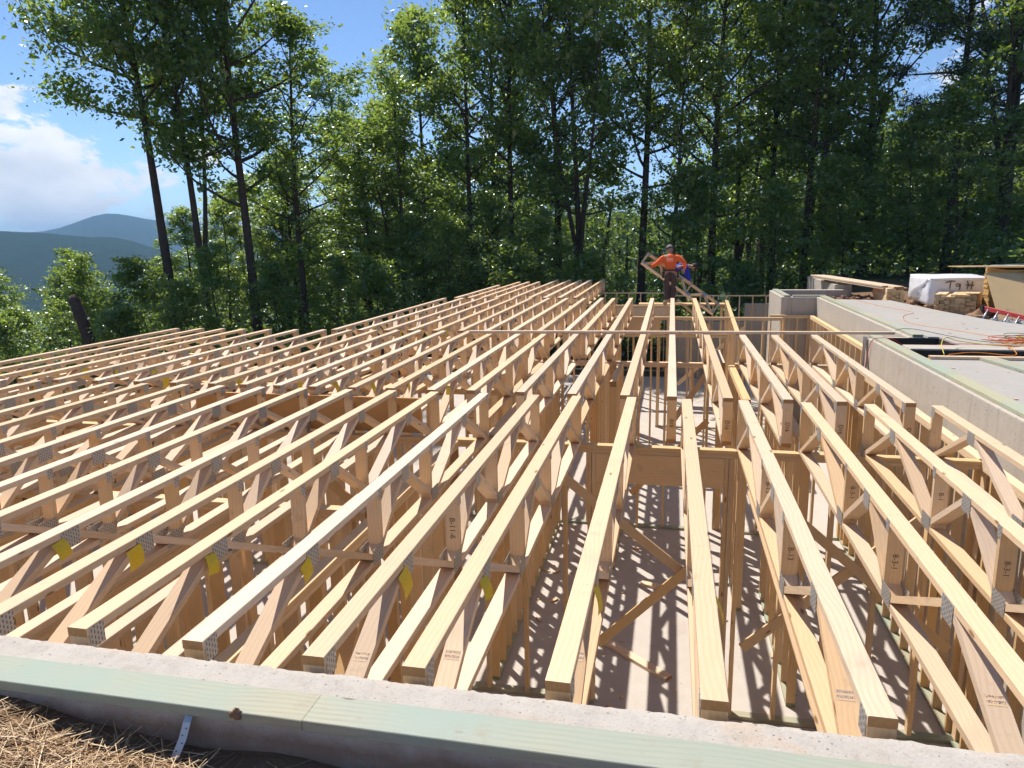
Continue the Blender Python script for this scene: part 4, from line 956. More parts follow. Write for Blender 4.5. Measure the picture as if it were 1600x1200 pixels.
# ------------------------------------------------------------------ trees
def leaves_from(C, rs, size, up=0.6, aspect=0.55, droop=0.0):
    n = len(C); nr = rs.randn(n, 3); nr[:, 2] = np.abs(nr[:, 2])+up; nr /= np.linalg.norm(nr, axis=1)[:, None]
    t = rs.randn(n, 3); t[:, 2] -= droop; t -= nr*(t*nr).sum(1)[:, None]; t /= np.linalg.norm(t, axis=1)[:, None]; b = np.cross(nr, t)
    L = size*np.clip(rs.lognormal(-0.08, 0.34, n), 0.4, 1.9)[:, None]; Wd = L*aspect
    V = np.stack([C-t*L*0.5, C+b*Wd*0.5-nr*L*0.06, C+t*L*0.5-nr*L*0.1, C-b*Wd*0.5-nr*L*0.06], 1).reshape(-1, 3)
    return V, np.arange(4*n).reshape(n, 4)
def gen_tree(seed, H, cb, R, r0, limbs, per, lsize, style='broad', wob=0.25, fork=0, sig=(0.36, 0.36, 0.20), lean=(0, 0), top=0.97):
    rs = np.random.RandomState(seed); mb = MB(); cl = []
    def trunk(base, hx, hy, H, r0, z0=0.0):
        n = 11; ph = rs.rand(4)*6.28; pts = []
        for i in range(n):
            t = i/(n-1); w = wob*(t**0.7)
            pts.append(Vector((base[0]+hx*t+w*(math.sin(t*4.2+ph[0])-math.sin(ph[0])), base[1]+hy*t+w*(math.sin(t*3.6+ph[1])-math.sin(ph[1])), z0+(H-z0)*t)))
        rad = [max(0.02, r0*(1-0.86*(i/(n-1))**0.9)*(1.25 if i == 0 else 1)) for i in range(n)]
        mb.tube(pts, rad, 9, False); return pts, rad
    trunks = [trunk((0, 0), lean[0], lean[1], H, r0)]
    for f in range(fork):
        a = rs.rand()*6.28; z0 = H*rs.uniform(0.18, 0.34); b0 = trunks[0][0][2]
        trunks.append(trunk((b0.x, b0.y), math.cos(a)*R*0.6, math.sin(a)*R*0.6, H*rs.uniform(0.78, 0.95), r0*0.62, b0.z))
    for (pts, rad) in trunks:
        nl = limbs if len(trunks) == 1 else int(limbs*0.62); a0 = rs.rand()*6.28
        zb, zt = pts[0].z, pts[-1].z
        for i in range(nl):
            u = (i+rs.rand()*0.8)/nl; t = cb+(top-cb)*u; z = H*t
            if z < zb+0.2 or z > zt: continue
            f = (z-zb)/(zt-zb)*(len(pts)-1); k = min(int(f), len(pts)-2); p = pts[k].lerp(pts[k+1], f-k); rr = rad[k]
            az = a0+i*2.399+rs.randn()*0.3
            if style == 'broad': prof = 0.45+0.75*math.sin(PI*min(1, 0.16+0.84*u)**0.9); el = 0.15+0.95*u+rs.randn()*0.12
            elif style == 'cone': prof = 1.05*(1-u)**0.75+0.22; el = 0.05+0.6*u+rs.randn()*0.1
            else: prof = (0.55+0.6*math.sin(PI*u))*rs.uniform(0.6, 1.1); el = rs.uniform(-0.05, 0.35)+0.5*u
            Ln = R*prof*rs.uniform(0.7, 1.15)*(0.75 if len(trunks) > 1 else 1)
            d = Vector((math.cos(az)*math.cos(el), math.sin(az)*math.cos(el), math.sin(el)))
            lp = [p]; dd = d.copy(); ns = 5
            for s in range(ns):
                dd = (dd+Vector((rs.randn()*0.13, rs.randn()*0.13, 0.09 if style != 'pine' else 0.02+rs.randn()*0.05))).normalized(); lp.append(lp[-1]+dd*Ln/ns)
            r1 = max(0.018, min(rr*0.55, 0.02+Ln*0.016)); mb.tube(lp, [r1*(1-0.8*q/ns) for q in range(ns+1)], 5, False)
            subs = max(3, int(Ln*1.35))
            for s in range(subs):
                w = rs.uniform(0.28, 1.0); f2 = w*ns; k2 = min(int(f2), ns-1); q = lp[k2].lerp(lp[k2+1], f2-k2)
                sd = (dd+Vector((rs.randn(), rs.randn(), rs.randn()*0.45+0.12))*0.85).normalized(); sl_ = Ln*rs.uniform(0.16, 0.36)+0.15
                e = q+sd*sl_; mb.tube([q, q.lerp(e, 0.5)+Vector((0, 0, 0.03)), e], [r1*0.38, r1*0.25, 0.006], 4, False)
                cl.append((e, 1.0)); (cl.append((q.lerp(e, 0.3), 0.7)) if rs.rand() < 0.75 else None)
            cl.append((lp[-1], 1.0))
        cl.append((pts[-1], 1.0))
    C = []; A = []
    for c, s in cl:
        n = max(3, int(per*s*rs.uniform(0.5, 1.4))); g = rs.randn(n, 3)*np.array(sig)*rs.uniform(0.65, 1.15)
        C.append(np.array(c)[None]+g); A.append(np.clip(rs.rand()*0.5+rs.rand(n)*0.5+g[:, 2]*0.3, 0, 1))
    C = np.concatenate(C); A = np.concatenate(A)
    if style == 'pine': V, Q = leaves_from(C, rs, lsize, 0.2, 0.12)
    else: V, Q = leaves_from(C, rs, lsize, 0.45, 0.58, 0.25)
    return mesh('trunk', mb.V, mb.F, True), quads_mesh('crown', V, Q, A)
PROTO = {}
def proto(key, *a, leaf='leaf', bark='bark', **k):
    t, c = gen_tree(*a, **k); t.materials.append(M[bark]); c.materials.append(M[leaf]); PROTO[key] = (t, c)
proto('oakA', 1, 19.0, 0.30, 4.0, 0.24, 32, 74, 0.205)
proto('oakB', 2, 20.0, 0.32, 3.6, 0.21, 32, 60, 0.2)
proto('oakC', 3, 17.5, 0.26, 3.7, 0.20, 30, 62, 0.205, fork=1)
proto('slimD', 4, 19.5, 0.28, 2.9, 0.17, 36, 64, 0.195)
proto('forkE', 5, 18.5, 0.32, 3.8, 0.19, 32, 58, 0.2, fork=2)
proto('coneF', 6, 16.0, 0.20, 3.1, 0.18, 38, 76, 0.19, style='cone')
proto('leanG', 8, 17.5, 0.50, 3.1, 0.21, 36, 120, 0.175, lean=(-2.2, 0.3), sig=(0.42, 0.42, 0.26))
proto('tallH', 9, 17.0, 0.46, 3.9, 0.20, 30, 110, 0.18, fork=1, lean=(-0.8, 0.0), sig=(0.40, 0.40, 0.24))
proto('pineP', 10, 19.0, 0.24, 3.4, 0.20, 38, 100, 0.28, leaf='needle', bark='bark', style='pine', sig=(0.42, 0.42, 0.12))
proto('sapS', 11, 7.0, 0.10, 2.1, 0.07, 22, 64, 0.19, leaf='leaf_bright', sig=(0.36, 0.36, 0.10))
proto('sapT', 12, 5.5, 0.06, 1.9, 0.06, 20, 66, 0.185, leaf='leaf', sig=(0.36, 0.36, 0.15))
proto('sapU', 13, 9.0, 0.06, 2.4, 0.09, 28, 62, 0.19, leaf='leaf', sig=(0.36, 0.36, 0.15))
def tree(kind, x, y, label, rz=0.0, s=1.0, sz=1.0, dz=0.0, name='leafy_tree', cat='tree', group='trees around the site', tilt=(0, 0)):
    root = empty(name, (x, y, terrain(x, y)-0.15+dz), rz); root.rotation_euler = (tilt[0], tilt[1], rz); root.scale = (s, s, s*sz)
    t, c = PROTO[kind]; obj('trunk', t, None, root); obj('crown', c, None, root); tag(root, label, cat, group); return root
TREES = [
 ('leanG', -17.9, 24.0, 0.0, 1.0, 1.05, 'tall tree with bare trunk leaning left, nearest the distant mountain'),
 ('tallH', -17.5, 25.2, 0.6, 0.92, 1.05, 'tall tree with forked bare trunk just right of the left-leaning trunk'),
 ('oakA', -15.95, 26.0, 1.0, 0.86, 1.2, 'broad tree with thick straight trunk, third trunk from the left'),
 ('oakB', -15.1, 28.4, 2.2, 0.85, 0.78, 'slender dark trunk standing right behind the third trunk from the left'),
 ('slimD', -13.6, 31.5, 0.3, 0.85, 0.56, 'slim tree right of the broad left tree, below the sky gap'),
 ('oakC', -17.2, 37.5, 3.0, 0.9, 0.92, 'rounded tree crown below the sky gap, left part'),
 ('coneF', -14.8, 36.5, 1.3, 0.85, 0.92, 'narrow crown in the middle of the sky gap'),
 ('coneF', -12.4, 36.0, 0.0, 0.95, 1.06, 'pointed tree crown at the right side of the sky gap'),
 ('oakC', -11.7, 31.0, 4.0, 0.78, 0.85, 'tree with reddish trunk left of the picture centre'),
 ('slimD', -9.3, 34.0, 2.6, 0.95, 1.1, 'slim tall tree left of the picture centre, reaching the top edge'),
 ('oakB', -8.9, 38.0, 0.9, 1.0, 1.05, 'leafy tree behind the slim trunk near the picture centre'),
 ('slimD', -7.3, 34.0, 5.1, 1.02, 1.08, 'slim tree with long thin trunk at the picture centre'),
 ('oakA', -5.6, 37.0, 2.0, 1.0, 1.0, 'leafy tree right of the picture centre behind the truss row ends'),
 ('forkE', -4.0, 33.0, 0.4, 0.95, 1.0, 'forked dark tree left of the worker in orange'),
 ('oakB', -1.4, 34.0, 3.6, 1.0, 1.08, 'tree with thick straight trunk directly behind the worker in orange'),
 ('slimD', -0.2, 33.2, 1.9, 0.8, 1.0, 'thin leaning trunk rising just right of the worker in orange'),
 ('oakA', 1.8, 35.0, 5.3, 0.98, 1.05, 'tall leafy tree right of the worker in blue'),
 ('oakC', 3.2, 38.5, 1.1, 1.0, 1.05, 'leafy tree behind and between the workers and the concrete box'),
 ('slimD', 4.5, 36.0, 4.4, 1.0, 1.02, 'slim straight tree rising above the concrete box'),
 ('forkE', 5.6, 34.0, 2.7, 0.85, 0.98, 'multi-stemmed tree above the far concrete wall end'),
 ('oakB', 6.9, 37.0, 0.2, 0.95, 1.0, 'tree with curved trunk right of the multi-stemmed tree'),
 ('oakA', 8.4, 36.0, 1.6, 0.9, 1.05, 'thick-trunked tree above the pile of long boards'),
 ('pineP', 10.85, 33.0, 0.7, 0.95, 1.0, 'sparse pine with open branches against the sky on the right'),
 ('forkE', 11.9, 31.0, 5.6, 0.9, 0.95, 'forked tree at the right picture edge above the leaning panels'),
 ('pineP', 13.6, 35.0, 3.3, 1.0, 1.02, 'second sparse pine at the right edge behind the forked tree'),
 ('coneF', -24.2, 33.5, 0.2, 0.60, 0.86, 'middle-height tree hiding the right flank of the mountain'),
 ('oakC', -22.2, 35.5, 1.9, 0.60, 0.90, 'round tree top behind the left-leaning trunk'),
 ('coneF', -21.0, 37.5, 3.1, 0.68, 0.95, 'pointed tree top seen between the two bare left trunks'),
 ('oakC', -19.3, 34.5, 5.0, 0.64, 0.92, 'round tree top right of the forked bare trunk'),
 ('coneF', -17.8, 33.0, 4.2, 0.66, 0.9, 'tree top filling the space left of the thick straight trunk'),
 ('coneF', -20.5, 31.0, 0.8, 0.52, 0.9, 'small tree beneath the mountain, left of the leaning trunk'),
]
for (k, x, y, rz, s, sz, lab) in TREES:
    tree(k, x, y, lab, rz, s, sz, name='pine_tree' if k == 'pineP' else 'leafy_tree', tilt=((0.02, -0.09) if 'thin leaning' in lab else (0, 0)))
SAPS = [
 ('sapS', -14.2, 19.5, 'bright sapling with layered leaves right above the leftmost truss ends'), ('sapS', -17.3, 21.2, 'bright sapling left of the two bare trunks'),
 ('sapU', -19.6, 21.5, 'dense sapling beside the broken trunk'), ('sapT', -21.5, 20.0, 'low bush at the left picture edge above the trusses'),
 ('sapU', -23.5, 25.0, 'rounded small tree below the hazy ridge at far left'), ('sapT', -19.8, 18.6, 'bush left of the broken trunk near the truss ends'),
 ('sapU', -15.9, 23.6, 'sapling between the left-leaning trunk and the thick trunk'), ('sapS', -13.1, 22.6, 'bright sapling below the thick straight trunk'),
 ('sapU', -12.9, 26.5, 'leafy sapling right of the thick straight trunk'), ('sapT', -10.9, 26.2, 'dark bush behind the truss edge left of centre'),
 ('sapS', -10.6, 29.0, 'pale sapling beside the reddish trunk'), ('sapU', -9.2, 29.5, 'sapling right of the reddish trunk'),
 ('sapU', -7.6, 29.8, 'sapling behind the farthest truss row, left half'), ('sapT', -6.3, 28.6, 'bush just behind the farthest truss row'),
 ('sapU', -4.9, 29.6, 'sapling behind the right end of the farthest truss row'), ('sapT', -2.9, 29.0, 'bush left of the worker in orange'),
 ('sapU', 0.9, 30.3, 'dark sapling behind the worker in blue'), ('sapT', 2.3, 29.3, 'bush behind the rear stud wall'),
 ('sapU', 3.9, 30.8, 'sapling above the concrete box'), ('sapT', 6.6, 31.3, 'bush behind the pile of long boards'), ('sapU', 8.6, 30.0, 'sapling behind the white wrapped bundle'),
 ('sapU', 9.9, 29.2, 'sapling behind the sheathing stack'), ('sapS', 13.2, 29.5, 'bright sapling at the right picture edge'), ('sapU', 7.4, 33.5, 'sapling under the thick-trunked right tree'),
 ('sapU', -24.6, 22.4, 'leafy bush left of the low bush at the picture edge'), ('sapS', -22.6, 23.6, 'pale bush behind the low bush at the left picture edge'),
 ('sapU', -27.0, 25.2, 'dark bush at the outermost left picture edge'), ('sapT', -20.4, 23.2, 'dark low bush just behind the broken trunk'), ('sapU', -22.8, 29.5, 'rounded tree top against the hazy ridge'),
 ('sapS', -25.2, 30.5, 'pale tree top against the hazy ridge farther left'), ('sapT', -16.2, 19.2, 'low bush behind the truss row ends at left'), ('sapU', -29.5, 30.5, 'tree top below the ridge at the left picture edge'),
 ('sapU', -25.5, 27.5, 'small tree at the left picture edge below the mountain'), ('sapS', -20.6, 26.8, 'pale small tree between broken trunk and mountain'),
]
for i, (k, x, y, lab) in enumerate(SAPS):
    sc_ = 0.95+0.12*math.sin(i*2.1); sc_ *= 0.5 if x < -21 else (0.55 if x < -16.5 else (0.52 if x < -12.5 else 0.72))
    tree(k, x, y, lab, i*1.7, sc_, 1.0, name='sapling', cat='small tree', group='saplings along the wood edge')
def stump():
    x, y = -17.75, 19.3; z = terrain(x, y)+0.15
    root = empty('broken_trunk', (x, y, z)); tag(root, 'broken leaning tree trunk among the bushes at far left', 'tree trunk')
    V, F = tube([(0.5, 0, -0.3), (0.25, 0, 1.0), (0.0, 0, 2.0), (-0.3, 0, 3.0), (-0.36, 0, 3.15)], [0.22, 0.20, 0.18, 0.17, 0.09], 10); MB().add(V, F).build('trunk', M['bark'], root, True)
stump()
def forest_mass():
    rs = np.random.RandomState(77); C = []; A = []; mb = MB()
    for i in range(240):
        az = RAD(rs.uniform(-36.5, 30) if i < 185 else rs.uniform(26, 62)); d = rs.uniform(43, 85); x, y = math.sin(az)*d, math.cos(az)*d; z0 = terrain(x, y)
        azd = math.degrees(az); h = rs.uniform(7, 11.5)+ (1.5 if azd > -25 else -0.5)
        if azd < -31: h = rs.uniform(7, 11)
        if d > 60: h += 3
        if azd > 10: h = rs.uniform(6, 9.5)
        R = rs.uniform(2.0, 3.3)
        mb.tube([(x, y, z0-0.3), (x+rs.randn()*.3, y, z0+h*0.5), (x+rs.randn()*.4, y, z0+h*0.9)], [0.2, 0.15, 0.05], 6, False)
        for c in range(34):
            u = rs.rand(); zz = z0+h*(0.12+0.9*u); rr = R*(0.35+0.75*math.sin(PI*(0.12+0.86*u)))*math.sqrt(rs.rand()); a = rs.rand()*6.28
            n = 40; g = rs.randn(n, 3)*np.array([0.5, 0.5, 0.26]); C.append(np.array([[x+math.cos(a)*rr, y+math.sin(a)*rr, zz]])+g); A.append(np.clip(rs.rand()*0.5+rs.rand(n)*0.5+g[:, 2]*0.25, 0, 1))
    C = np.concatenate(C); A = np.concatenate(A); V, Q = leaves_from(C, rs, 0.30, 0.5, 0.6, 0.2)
    n0 = len(V); tv = np.array([tuple(v) for v in mb.V]); tf = np.array(mb.F)+n0
    me = quads_mesh('forest', np.concatenate([V, tv]), np.concatenate([Q, tf]), np.concatenate([A, np.zeros(len(tf))]))
    me.materials.append(M['leaf_far']); me.materials.append(M['bark'])
    mi = np.zeros(len(Q)+len(tf), np.int32); mi[len(Q):] = 1; me.polygons.foreach_set('material_index', mi)
    tag(obj('forest', me), 'mass of leafy woodland behind the nearer trees', kind='stuff')
forest_mass()
def undergrowth():
    rs = np.random.RandomState(41); C = []; A = []
    for i in range(1500):
        az = RAD(rs.uniform(-40, 30) if i < 1250 else rs.uniform(28, 55)); d = rs.uniform(27, 62) if i < 1250 else rs.uniform(40, 62); x, y = math.sin(az)*d, math.cos(az)*d
        if y < 26.6 and -11 < x < 9.5: continue
        z0 = terrain(x, y); h = rs.uniform(0.3, 1.5); n = 34; g = rs.randn(n, 3)*np.array([0.45, 0.45, 0.2])
        C.append(np.array([[x, y, z0+h]])+g); A.append(np.clip(rs.rand()*0.6+rs.rand(n)*0.4, 0, 1))
    C = np.concatenate(C); A = np.concatenate(A); V, Q = leaves_from(C, rs, 0.2, 0.8, 0.6)
    tag(obj('undergrowth', quads_mesh('undergrowth', V, Q, A), M['leaf']), 'low leafy undergrowth on the woodland floor', kind='stuff')
undergrowth()
def valley_trees():
    """low canopy down the slope towards the valley, a mass of crowns seen from above"""
    rs = np.random.RandomState(31); C = []; A = []
    for i in range(170):
        az = RAD(rs.uniform(-62, -36)); d = rs.uniform(62, 200); x, y = math.sin(az)*d, math.cos(az)*d; z0 = terrain(x, y); h = rs.uniform(5, 8); R = rs.uniform(2.5, 4.2)
        for c in range(20):
            u = rs.rand(); rr = R*math.sqrt(rs.rand())*math.sqrt(max(0.05, 1-u*u)); a = rs.rand()*6.28; n = 22
            g = rs.randn(n, 3)*np.array([0.8, 0.8, 0.4]); C.append(np.array([[x+math.cos(a)*rr, y+math.sin(a)*rr, z0+h*(0.45+0.55*u)]])+g); A.append(np.clip(rs.rand()*0.5+rs.rand(n)*0.5, 0, 1))
    C = np.concatenate(C); A = np.concatenate(A); V, Q = leaves_from(C, rs, 0.36, 0.5, 0.6)
    tag(obj('valley_wood', quads_mesh('valley_wood', V, Q, A), M['leaf_far']), 'tree canopy down the slope below the distant mountain', kind='stuff')
valley_trees()

# ------------------------------------------------------------------ people
def skin_mesh(name, verts, edges, radii, root=0, sub=2):
    me = bpy.data.meshes.new(name); me.from_pydata(verts, edges, []); o = bpy.data.objects.new(name, me); COL.objects.link(o)
    sk = o.modifiers.new('skin', 'SKIN'); sk.use_smooth_shade = True; sk.branch_smoothing = 0.6
    for i, r in enumerate(radii):
        rr = r if isinstance(r, tuple) else (r, r); me.skin_vertices[0].data[i].radius = rr; me.skin_vertices[0].data[i].use_root = (i == root)
    ss = o.modifiers.new('sub', 'SUBSURF'); ss.levels = sub; ss.render_levels = sub
    dg = bpy.context.evaluated_depsgraph_get(); out = bpy.data.meshes.new_from_object(o.evaluated_get(dg)); out.name = name
    bpy.data.objects.remove(o); out.materials.clear()
    out.polygons.foreach_set('use_smooth', [True]*len(out.polygons)); return out
def person(label, loc, J, shirt, cap_mat, face_dir, rz=0.0, belt=True, hat=True):
    """J: joints in metres, feet at z=0"""
    root = empty('person', loc, rz); tag(root, label, 'person')
    V = []; E = []; Rr = []; ix = {}
    def add(n, r): ix[n] = len(V); V.append(J[n]); Rr.append(r)
    def ed(a, b): E.append((ix[a], ix[b]))
    for n, r in (('pelvis', (0.15, 0.11)), ('spine', (0.14, 0.10)), ('chest', (0.165, 0.11)), ('neck', 0.055), ('chin', 0.065), ('head', 0.092), ('crown', 0.075)): add(n, r)
    for a, b in zip(('pelvis', 'spine', 'chest', 'neck', 'chin', 'head'), ('spine', 'chest', 'neck', 'chin', 'head', 'crown')): ed(a, b)
    for s in 'LR':
        for n, r in (('sh', 0.072), ('el', 0.046), ('wr', 0.032), ('palm', 0.04)): add(n+s, r)
        ed('chest', 'sh'+s); ed('sh'+s, 'el'+s); ed('el'+s, 'wr'+s); ed('wr'+s, 'palm'+s)
        pw, pp = Vector(J['wr'+s]), Vector(J['palm'+s]); d = (pp-pw).normalized(); side = d.cross(Vector((0.2, 0.3, 1))).normalized(); dn = d.cross(side)
        for k, (off, ln) in enumerate(((-0.032, 0.062), (-0.011, 0.075), (0.011, 0.07), (0.031, 0.055))):
            b0 = pp+side*off+d*0.02; m = b0+d*ln*0.55+dn*0.01; e = m+d*ln*0.35+dn*ln*0.45
            J['f%d%s' % (k, s)] = tuple(b0); J['g%d%s' % (k, s)] = tuple(m); J['h%d%s' % (k, s)] = tuple(e)
            for q, r in (('f', 0.0105), ('g', 0.0095), ('h', 0.008)): add('%s%d%s' % (q, k, s), r)
            ed('palm'+s, 'f%d%s' % (k, s)); ed('f%d%s' % (k, s), 'g%d%s' % (k, s)); ed('g%d%s' % (k, s), 'h%d%s' % (k, s))
        t0 = pw+d*0.03-side*0.045; J['t0'+s] = tuple(t0); J['t1'+s] = tuple(t0+d*0.045-side*0.02+dn*0.02); add('t0'+s, 0.012); add('t1'+s, 0.009); ed('palm'+s, 't0'+s); ed('t0'+s, 't1'+s)
        for n, r in (('hip', 0.10), ('kn', 0.062), ('an', 0.042), ('toe', 0.04)): add(n+s, r)
        ed('pelvis', 'hip'+s); ed('hip'+s, 'kn'+s); ed('kn'+s, 'an'+s); ed('an'+s, 'toe'+s)
    body = obj('body', skin_mesh('body', V, E, Rr), M['skin'], root)
    def cloth(name, names, links, rad, mat, parent=root):
        m = {n: i for i, n in enumerate(names)}; return obj(name, skin_mesh(name, [J[n] for n in names], [(m[a], m[b]) for a, b in links], rad), M[mat], parent)
    nb = tuple(Vector(J['chest']).lerp(Vector(J['neck']), 1.0)); J['nb'] = nb
    sh = cloth('shirt', ['spine', 'pelvisT', 'chest', 'nb', 'shL', 'elL', 'cuL', 'shR', 'elR', 'cuR'],
        [('spine', 'pelvisT'), ('spine', 'chest'), ('chest', 'nb'), ('chest', 'shL'), ('shL', 'elL'), ('elL', 'cuL'), ('chest', 'shR'), ('shR', 'elR'), ('elR', 'cuR')],
        [(0.165, 0.125), (0.185, 0.145), (0.19, 0.13), 0.066, 0.092, 0.066, 0.05, 0.092, 0.066, 0.05], shirt)
    cloth('trousers', ['pelvis', 'waist', 'hipL', 'knL', 'hemL', 'hipR', 'knR', 'hemR'], [('pelvis', 'waist'), ('pelvis', 'hipL'), ('hipL', 'knL'), ('knL', 'hemL'), ('pelvis', 'hipR'), ('hipR', 'knR'), ('knR', 'hemR')],
        [(0.205, 0.16), (0.19, 0.15), 0.135, 0.09, 0.07, 0.135, 0.09, 0.07], 'trousers')
    for s in 'LR':
        J['heel'] = tuple(Vector(J['an'+s])*1.08-Vector(J['toe'+s])*0.08); cloth('boot', ['an'+s, 'toe'+s], [('an'+s, 'toe'+s)], [0.062, 0.052], 'boots')
    hd = Vector(J['head']); cr = Vector(J['crown']); ax = (cr-hd).normalized(); fd = Vector(face_dir); fd = (fd-ax*fd.dot(ax)).normalized(); sd = ax.cross(fd)
    Mh = Matrix((sd, fd, ax)).transposed().to_4x4(); Mh.translation = hd
    def cap_shell(name, mat, r, z0, parent, brim):
        mb = MB(); n = 16; rows = 6; Vv = []
        for j in range(rows+1):
            t = z0+(PI/2-z0)*j/rows
            for i in range(n): a = 2*PI*i/n; Vv.append(Mh @ Vector((math.cos(a)*math.cos(t)*r*0.88, math.sin(a)*math.cos(t)*r*1.05, math.sin(t)*r*1.15+0.012)))
        F = [(j*n+i, j*n+(i+1) % n, (j+1)*n+(i+1) % n, (j+1)*n+i) for j in range(rows) for i in range(n)]; mb.add(Vv, F)
        if brim:
            B = []; 
            for i in range(9):
                a = PI*0.12+PI*0.76*i/8; B.append(Mh @ Vector((math.cos(a)*r*0.85, math.sin(a)*r*1.0, 0.02))); B.append(Mh @ Vector((math.cos(a)*r*0.8, math.sin(a)*r*1.0+0.075*math.sin(a), 0.005)))
            mb.add(B, [(2*i, 2*i+1, 2*i+3, 2*i+2) for i in range(8)])
        return mb.build(name, M[mat], parent, True)
    cap_shell('hair', 'hair', 0.108, -0.25 if not hat else -0.15, root, False)
    if hat: cap_shell('cap', cap_mat, 0.118, 0.0, root, True)
    # face
    eye = MB()
    for s in (-1, 1): eye.add(*tube([Mh @ Vector((s*0.033, 0.082, 0.0)), Mh @ Vector((s*0.033, 0.096, 0.0))], 0.011, 8)); 
    eye.build('eyes', M['hair'], root, True)
    ns = MB(); ns.add([Mh @ Vector(v) for v in ((-0.014, 0.085, -0.03), (0.014, 0.085, -0.03), (0, 0.115, -0.034), (0, 0.088, 0.012), (0, 0.088, -0.045))], [(0, 2, 3), (2, 1, 3), (0, 4, 2), (4, 1, 2)]); ns.build('nose', M['skin'], root)
    mo = MB(); mo.add(*tube([Mh @ Vector((-0.022, 0.083, -0.062)), Mh @ Vector((0, 0.09, -0.062)), Mh @ Vector((0.022, 0.083, -0.062))], 0.005, 6)); mo.build('mouth', M['print'], root)
    for s in (-1, 1): MB().add(*tube([Mh @ Vector((s*0.088, 0.0, 0.02)), Mh @ Vector((s*0.10, -0.008, 0.0)), Mh @ Vector((s*0.09, 0.0, -0.03))], [0.008, 0.014, 0.008], 6)).build('ear', M['skin'], root, True)
    if belt:
        w = Vector(J['waist']); mb = MB(); n = 20; ring = [(w.x+math.cos(2*PI*i/n)*0.20, w.y+math.sin(2*PI*i/n)*0.16) for i in range(n)]
        mb.add([(x, y, w.z-0.025) for x, y in ring]+[(x*1.0, y*1.0, w.z+0.02) for x, y in ring], [(i, (i+1) % n, (i+1) % n+n, i+n) for i in range(n)]); b = mb.build('tool_belt', M['leather'], root, True)
        for a in (-3.0, 0.0): 
            c = Vector((w.x+math.cos(a)*0.2, w.y+math.sin(a)*0.16, w.z-0.12)); o = MB().box(-0.055, 0.055, -0.03, 0.03, -0.11, 0.08, Matrix.Translation(c) @ Matrix.Rotation(a+PI/2, 4, 'Z')).build('pouch', M['leather'], b)
            bv = o.modifiers.new('b', 'BEVEL'); bv.width = 0.02; bv.segments = 3
    return root, sh
# worker in orange: seen from behind, left hand on the truss end, right elbow out
J1 = dict(pelvis=(0, 0, 0.94), waist=(0, 0, 1.02), pelvisT=(0, 0, 0.96), spine=(0, 0.01, 1.14), chest=(-0.01, 0.03, 1.34), neck=(-0.02, 0.05, 1.49), chin=(-0.025, 0.07, 1.55), head=(-0.03, 0.075, 1.63), crown=(-0.035, 0.075, 1.72),
    shL=(-0.20, 0.03, 1.415), elL=(-0.38, -0.02, 1.20), wrL=(-0.56, 0.05, 1.10), palmL=(-0.63, 0.10, 1.11), cuL=(-0.54, 0.04, 1.11),
    shR=(0.18, 0.03, 1.42), elR=(0.40, -0.03, 1.20), wrR=(0.37, 0.10, 1.03), palmR=(0.36, 0.16, 0.98), cuR=(0.372, 0.09, 1.05),
    hipL=(-0.095, 0, 0.90), knL=(-0.085, 0.06, 0.50), anL=(-0.09, -0.02, 0.09), toeL=(-0.16, 0.09, 0.045), hemL=(-0.09, -0.01, 0.13),
    hipR=(0.095, 0, 0.90), knR=(0.10, 0.04, 0.50), anR=(0.07, 0.0, 0.09), toeR=(0.09, 0.15, 0.045), hemR=(0.073, 0.0, 0.13))
for _k in list(J1):
    x_, y_, z_ = J1[_k]; t_ = max(0.0, (z_-0.9)/0.8); J1[_k] = (x_, y_+0.26*t_*t_, z_*0.965-0.05*t_)
P1, SH1 = person('worker in orange long-sleeved shirt and grey cap gripping a truss, seen from behind', (-0.03, 20.93, -0.458), J1, 'orange_shirt', 'cap', (0.1, 1, 0.0))
# pale print on the back of the shirt
pb = MB(); 
for k in range(3): pb.add(*tube([(-0.11, -0.068, 1.29-k*0.035), (-0.02, -0.085, 1.295-k*0.035), (0.07, -0.072, 1.29-k*0.035)], 0.007, 6))
pb.build('back_print', M['print'], SH1)
# worker in blue: bent over to the right behind the truss
J2 = dict(pelvis=(-0.05, 0, 0.90), waist=(0.0, 0, 0.95), pelvisT=(0.0, 0, 0.94), spine=(0.15, 0, 1.02), chest=(0.36, 0.0, 1.06), neck=(0.50, 0.0, 1.06), chin=(0.56, -0.01, 1.03), head=(0.62, -0.02, 1.02), crown=(0.70, -0.02, 1.05),
    shL=(0.38, 0.18, 1.05), elL=(0.46, 0.24, 0.80), wrL=(0.55, 0.16, 0.62), palmL=(0.58, 0.12, 0.56), cuL=(0.545, 0.17, 0.64),
    shR=(0.38, -0.17, 1.04), elR=(0.42, -0.22, 0.80), wrR=(0.50, -0.14, 0.62), palmR=(0.53, -0.10, 0.56), cuR=(0.495, -0.15, 0.64),
    hipL=(-0.04, 0.10, 0.86), knL=(0.08, 0.13, 0.48), anL=(-0.02, 0.13, 0.09), toeL=(0.12, 0.13, 0.045), hemL=(-0.02, 0.13, 0.13),
    hipR=(-0.04, -0.10, 0.86), knR=(0.05, -0.12, 0.48), anR=(-0.08, -0.12, 0.09), toeR=(0.06, -0.12, 0.045), hemR=(-0.08, -0.12, 0.13))
person('worker in a blue shirt bending down behind the tilted truss', (0.0, 21.55, -0.46), J2, 'blue_shirt', 'hair', (0.75, 0.1, -0.65), belt=False, hat=False)
tag(board('scaffold_plank', (-0.9, 21.55, -0.48), (1.5, 21.55, -0.48), 0.45, 0.038, M['stud']), 'wide plank behind the far stud wall under the worker in blue', 'plank')
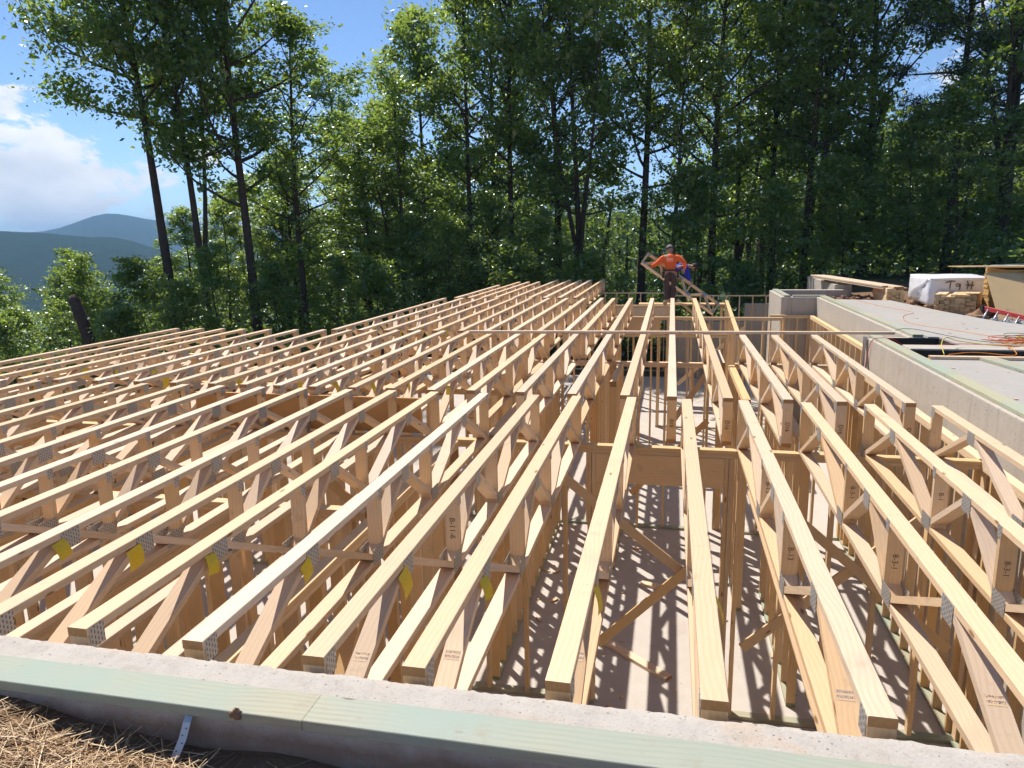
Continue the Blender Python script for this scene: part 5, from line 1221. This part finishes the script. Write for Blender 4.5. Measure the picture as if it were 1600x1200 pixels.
for x in (-0.8, 1.4):
    t = empty('plank_trestle', (x, 21.55, SLAB_Z)); tag(t, 'trestle holding the %s end of the wide far plank' % ('left' if x < 0 else 'right'), 'trestle')
    board('leg', (0, -0.35, 0), (0, -0.05, 2.66), 0.089, 0.038, M['stud'], t, up=(1, 0, 0)); board('leg', (0.04, 0.35, 0), (0.04, 0.05, 2.66), 0.089, 0.038, M['stud'], t, up=(1, 0, 0)); board('cross_bar', (0.0, -0.25, 2.68), (0.0, 0.25, 2.68), 0.089, 0.038, M['stud'], t)
# truss being lowered: runs down to the right in front of the worker in blue
ct = truss(2.45, [0.08, 0.75, 1.55, 2.37], [0.42, 1.15, 1.95], [0.80, 1.50])
a, b = Vector((-0.66, 21.22, 0.98)), Vector((1.25, 21.26, -0.40)); Yv = (b-a).normalized(); Xv = Vector((0.45, -0.75, 0.62)).normalized(); Zv = Xv.cross(Yv).normalized(); Xv = Yv.cross(Zv)
ct.matrix_world = Matrix.Translation(a) @ Matrix((Xv, Yv, Zv)).transposed().to_4x4(); tag(ct, 'floor truss tilted down to the right between the two workers', 'truss')

# ------------------------------------------------------------------ parked pickup behind the panels
def pickup():
    root = empty('parked_pickup', (10.6, 24.6, -0.2), RAD(8)); tag(root, 'pale pickup mostly hidden behind the stacked panels at the right edge', 'pickup')
    def ext(name, prof, w, mat, y0=0.0):
        n = len(prof); V = [(x, -w/2+y0, z) for x, z in prof]+[(x, w/2+y0, z) for x, z in prof]; F = [tuple(range(n)), tuple(range(2*n-1, n-1, -1))]+[(i, i+n, (i+1) % n+n, (i+1) % n) for i in range(n)]
        o = obj(name, mesh(name, V, F), M[mat], root); bv = o.modifiers.new('b', 'BEVEL'); bv.width = 0.03; bv.segments = 2; return o
    ext('body', [(-1.0, 0.22), (4.0, 0.22), (4.05, 0.62), (1.7, 0.66), (-0.9, 0.60), (-1.05, 0.5)], 1.75, 'car_paint')
    ext('cab', [(0.0, 0.64), (0.62, 0.98), (1.55, 1.0), (1.75, 0.66)], 1.5, 'car_paint')
    ext('windscreen', [(0.06, 0.66), (0.55, 0.945), (0.52, 0.965), (0.0, 0.665)], 1.3, 'car_glass')
    for s in (-1, 1):
        ext('side_window', [(0.35, 0.69), (0.66, 0.93), (1.45, 0.95), (1.55, 0.69)], 0.012, 'car_glass', s*0.757)
        for x in (-0.2, 3.0):
            V, F = tube([(x, s*0.72, 0.25), (x, s*0.9, 0.25)], 0.27, 18); w = MB().add(V, F).build('wheel', M['tyre'], root, False)
            V, F = tube([(x, s*0.895, 0.25), (x, s*0.91, 0.25)], 0.16, 14); MB().add(V, F).build('rim', M['steel'], w, False)
        o = MB().box(-1.03, -0.96, s*0.6-0.15, s*0.6+0.15, 0.42, 0.54).build('headlight', M['white_wrap'], root)
pickup()

# ------------------------------------------------------------------ air
def haze():
    mb = MB().box(-4300, 4300, -4300, 4300, -140, 125); m = bpy.data.materials.new('haze'); m.use_nodes = True; nt = m.node_tree; nt.nodes.clear()
    out = N(nt, 'ShaderNodeOutputMaterial'); v = N(nt, 'ShaderNodeVolumePrincipled'); v.inputs['Color'].default_value = (0.38, 0.66, 1.0, 1); v.inputs['Density'].default_value = 0.00034; v.inputs['Anisotropy'].default_value = 0.0
    nt.links.new(v.outputs[0], out.inputs['Volume']); o = mb.build('haze', m); tag(o, 'thin blue summer haze over the valley', kind='stuff')
haze()
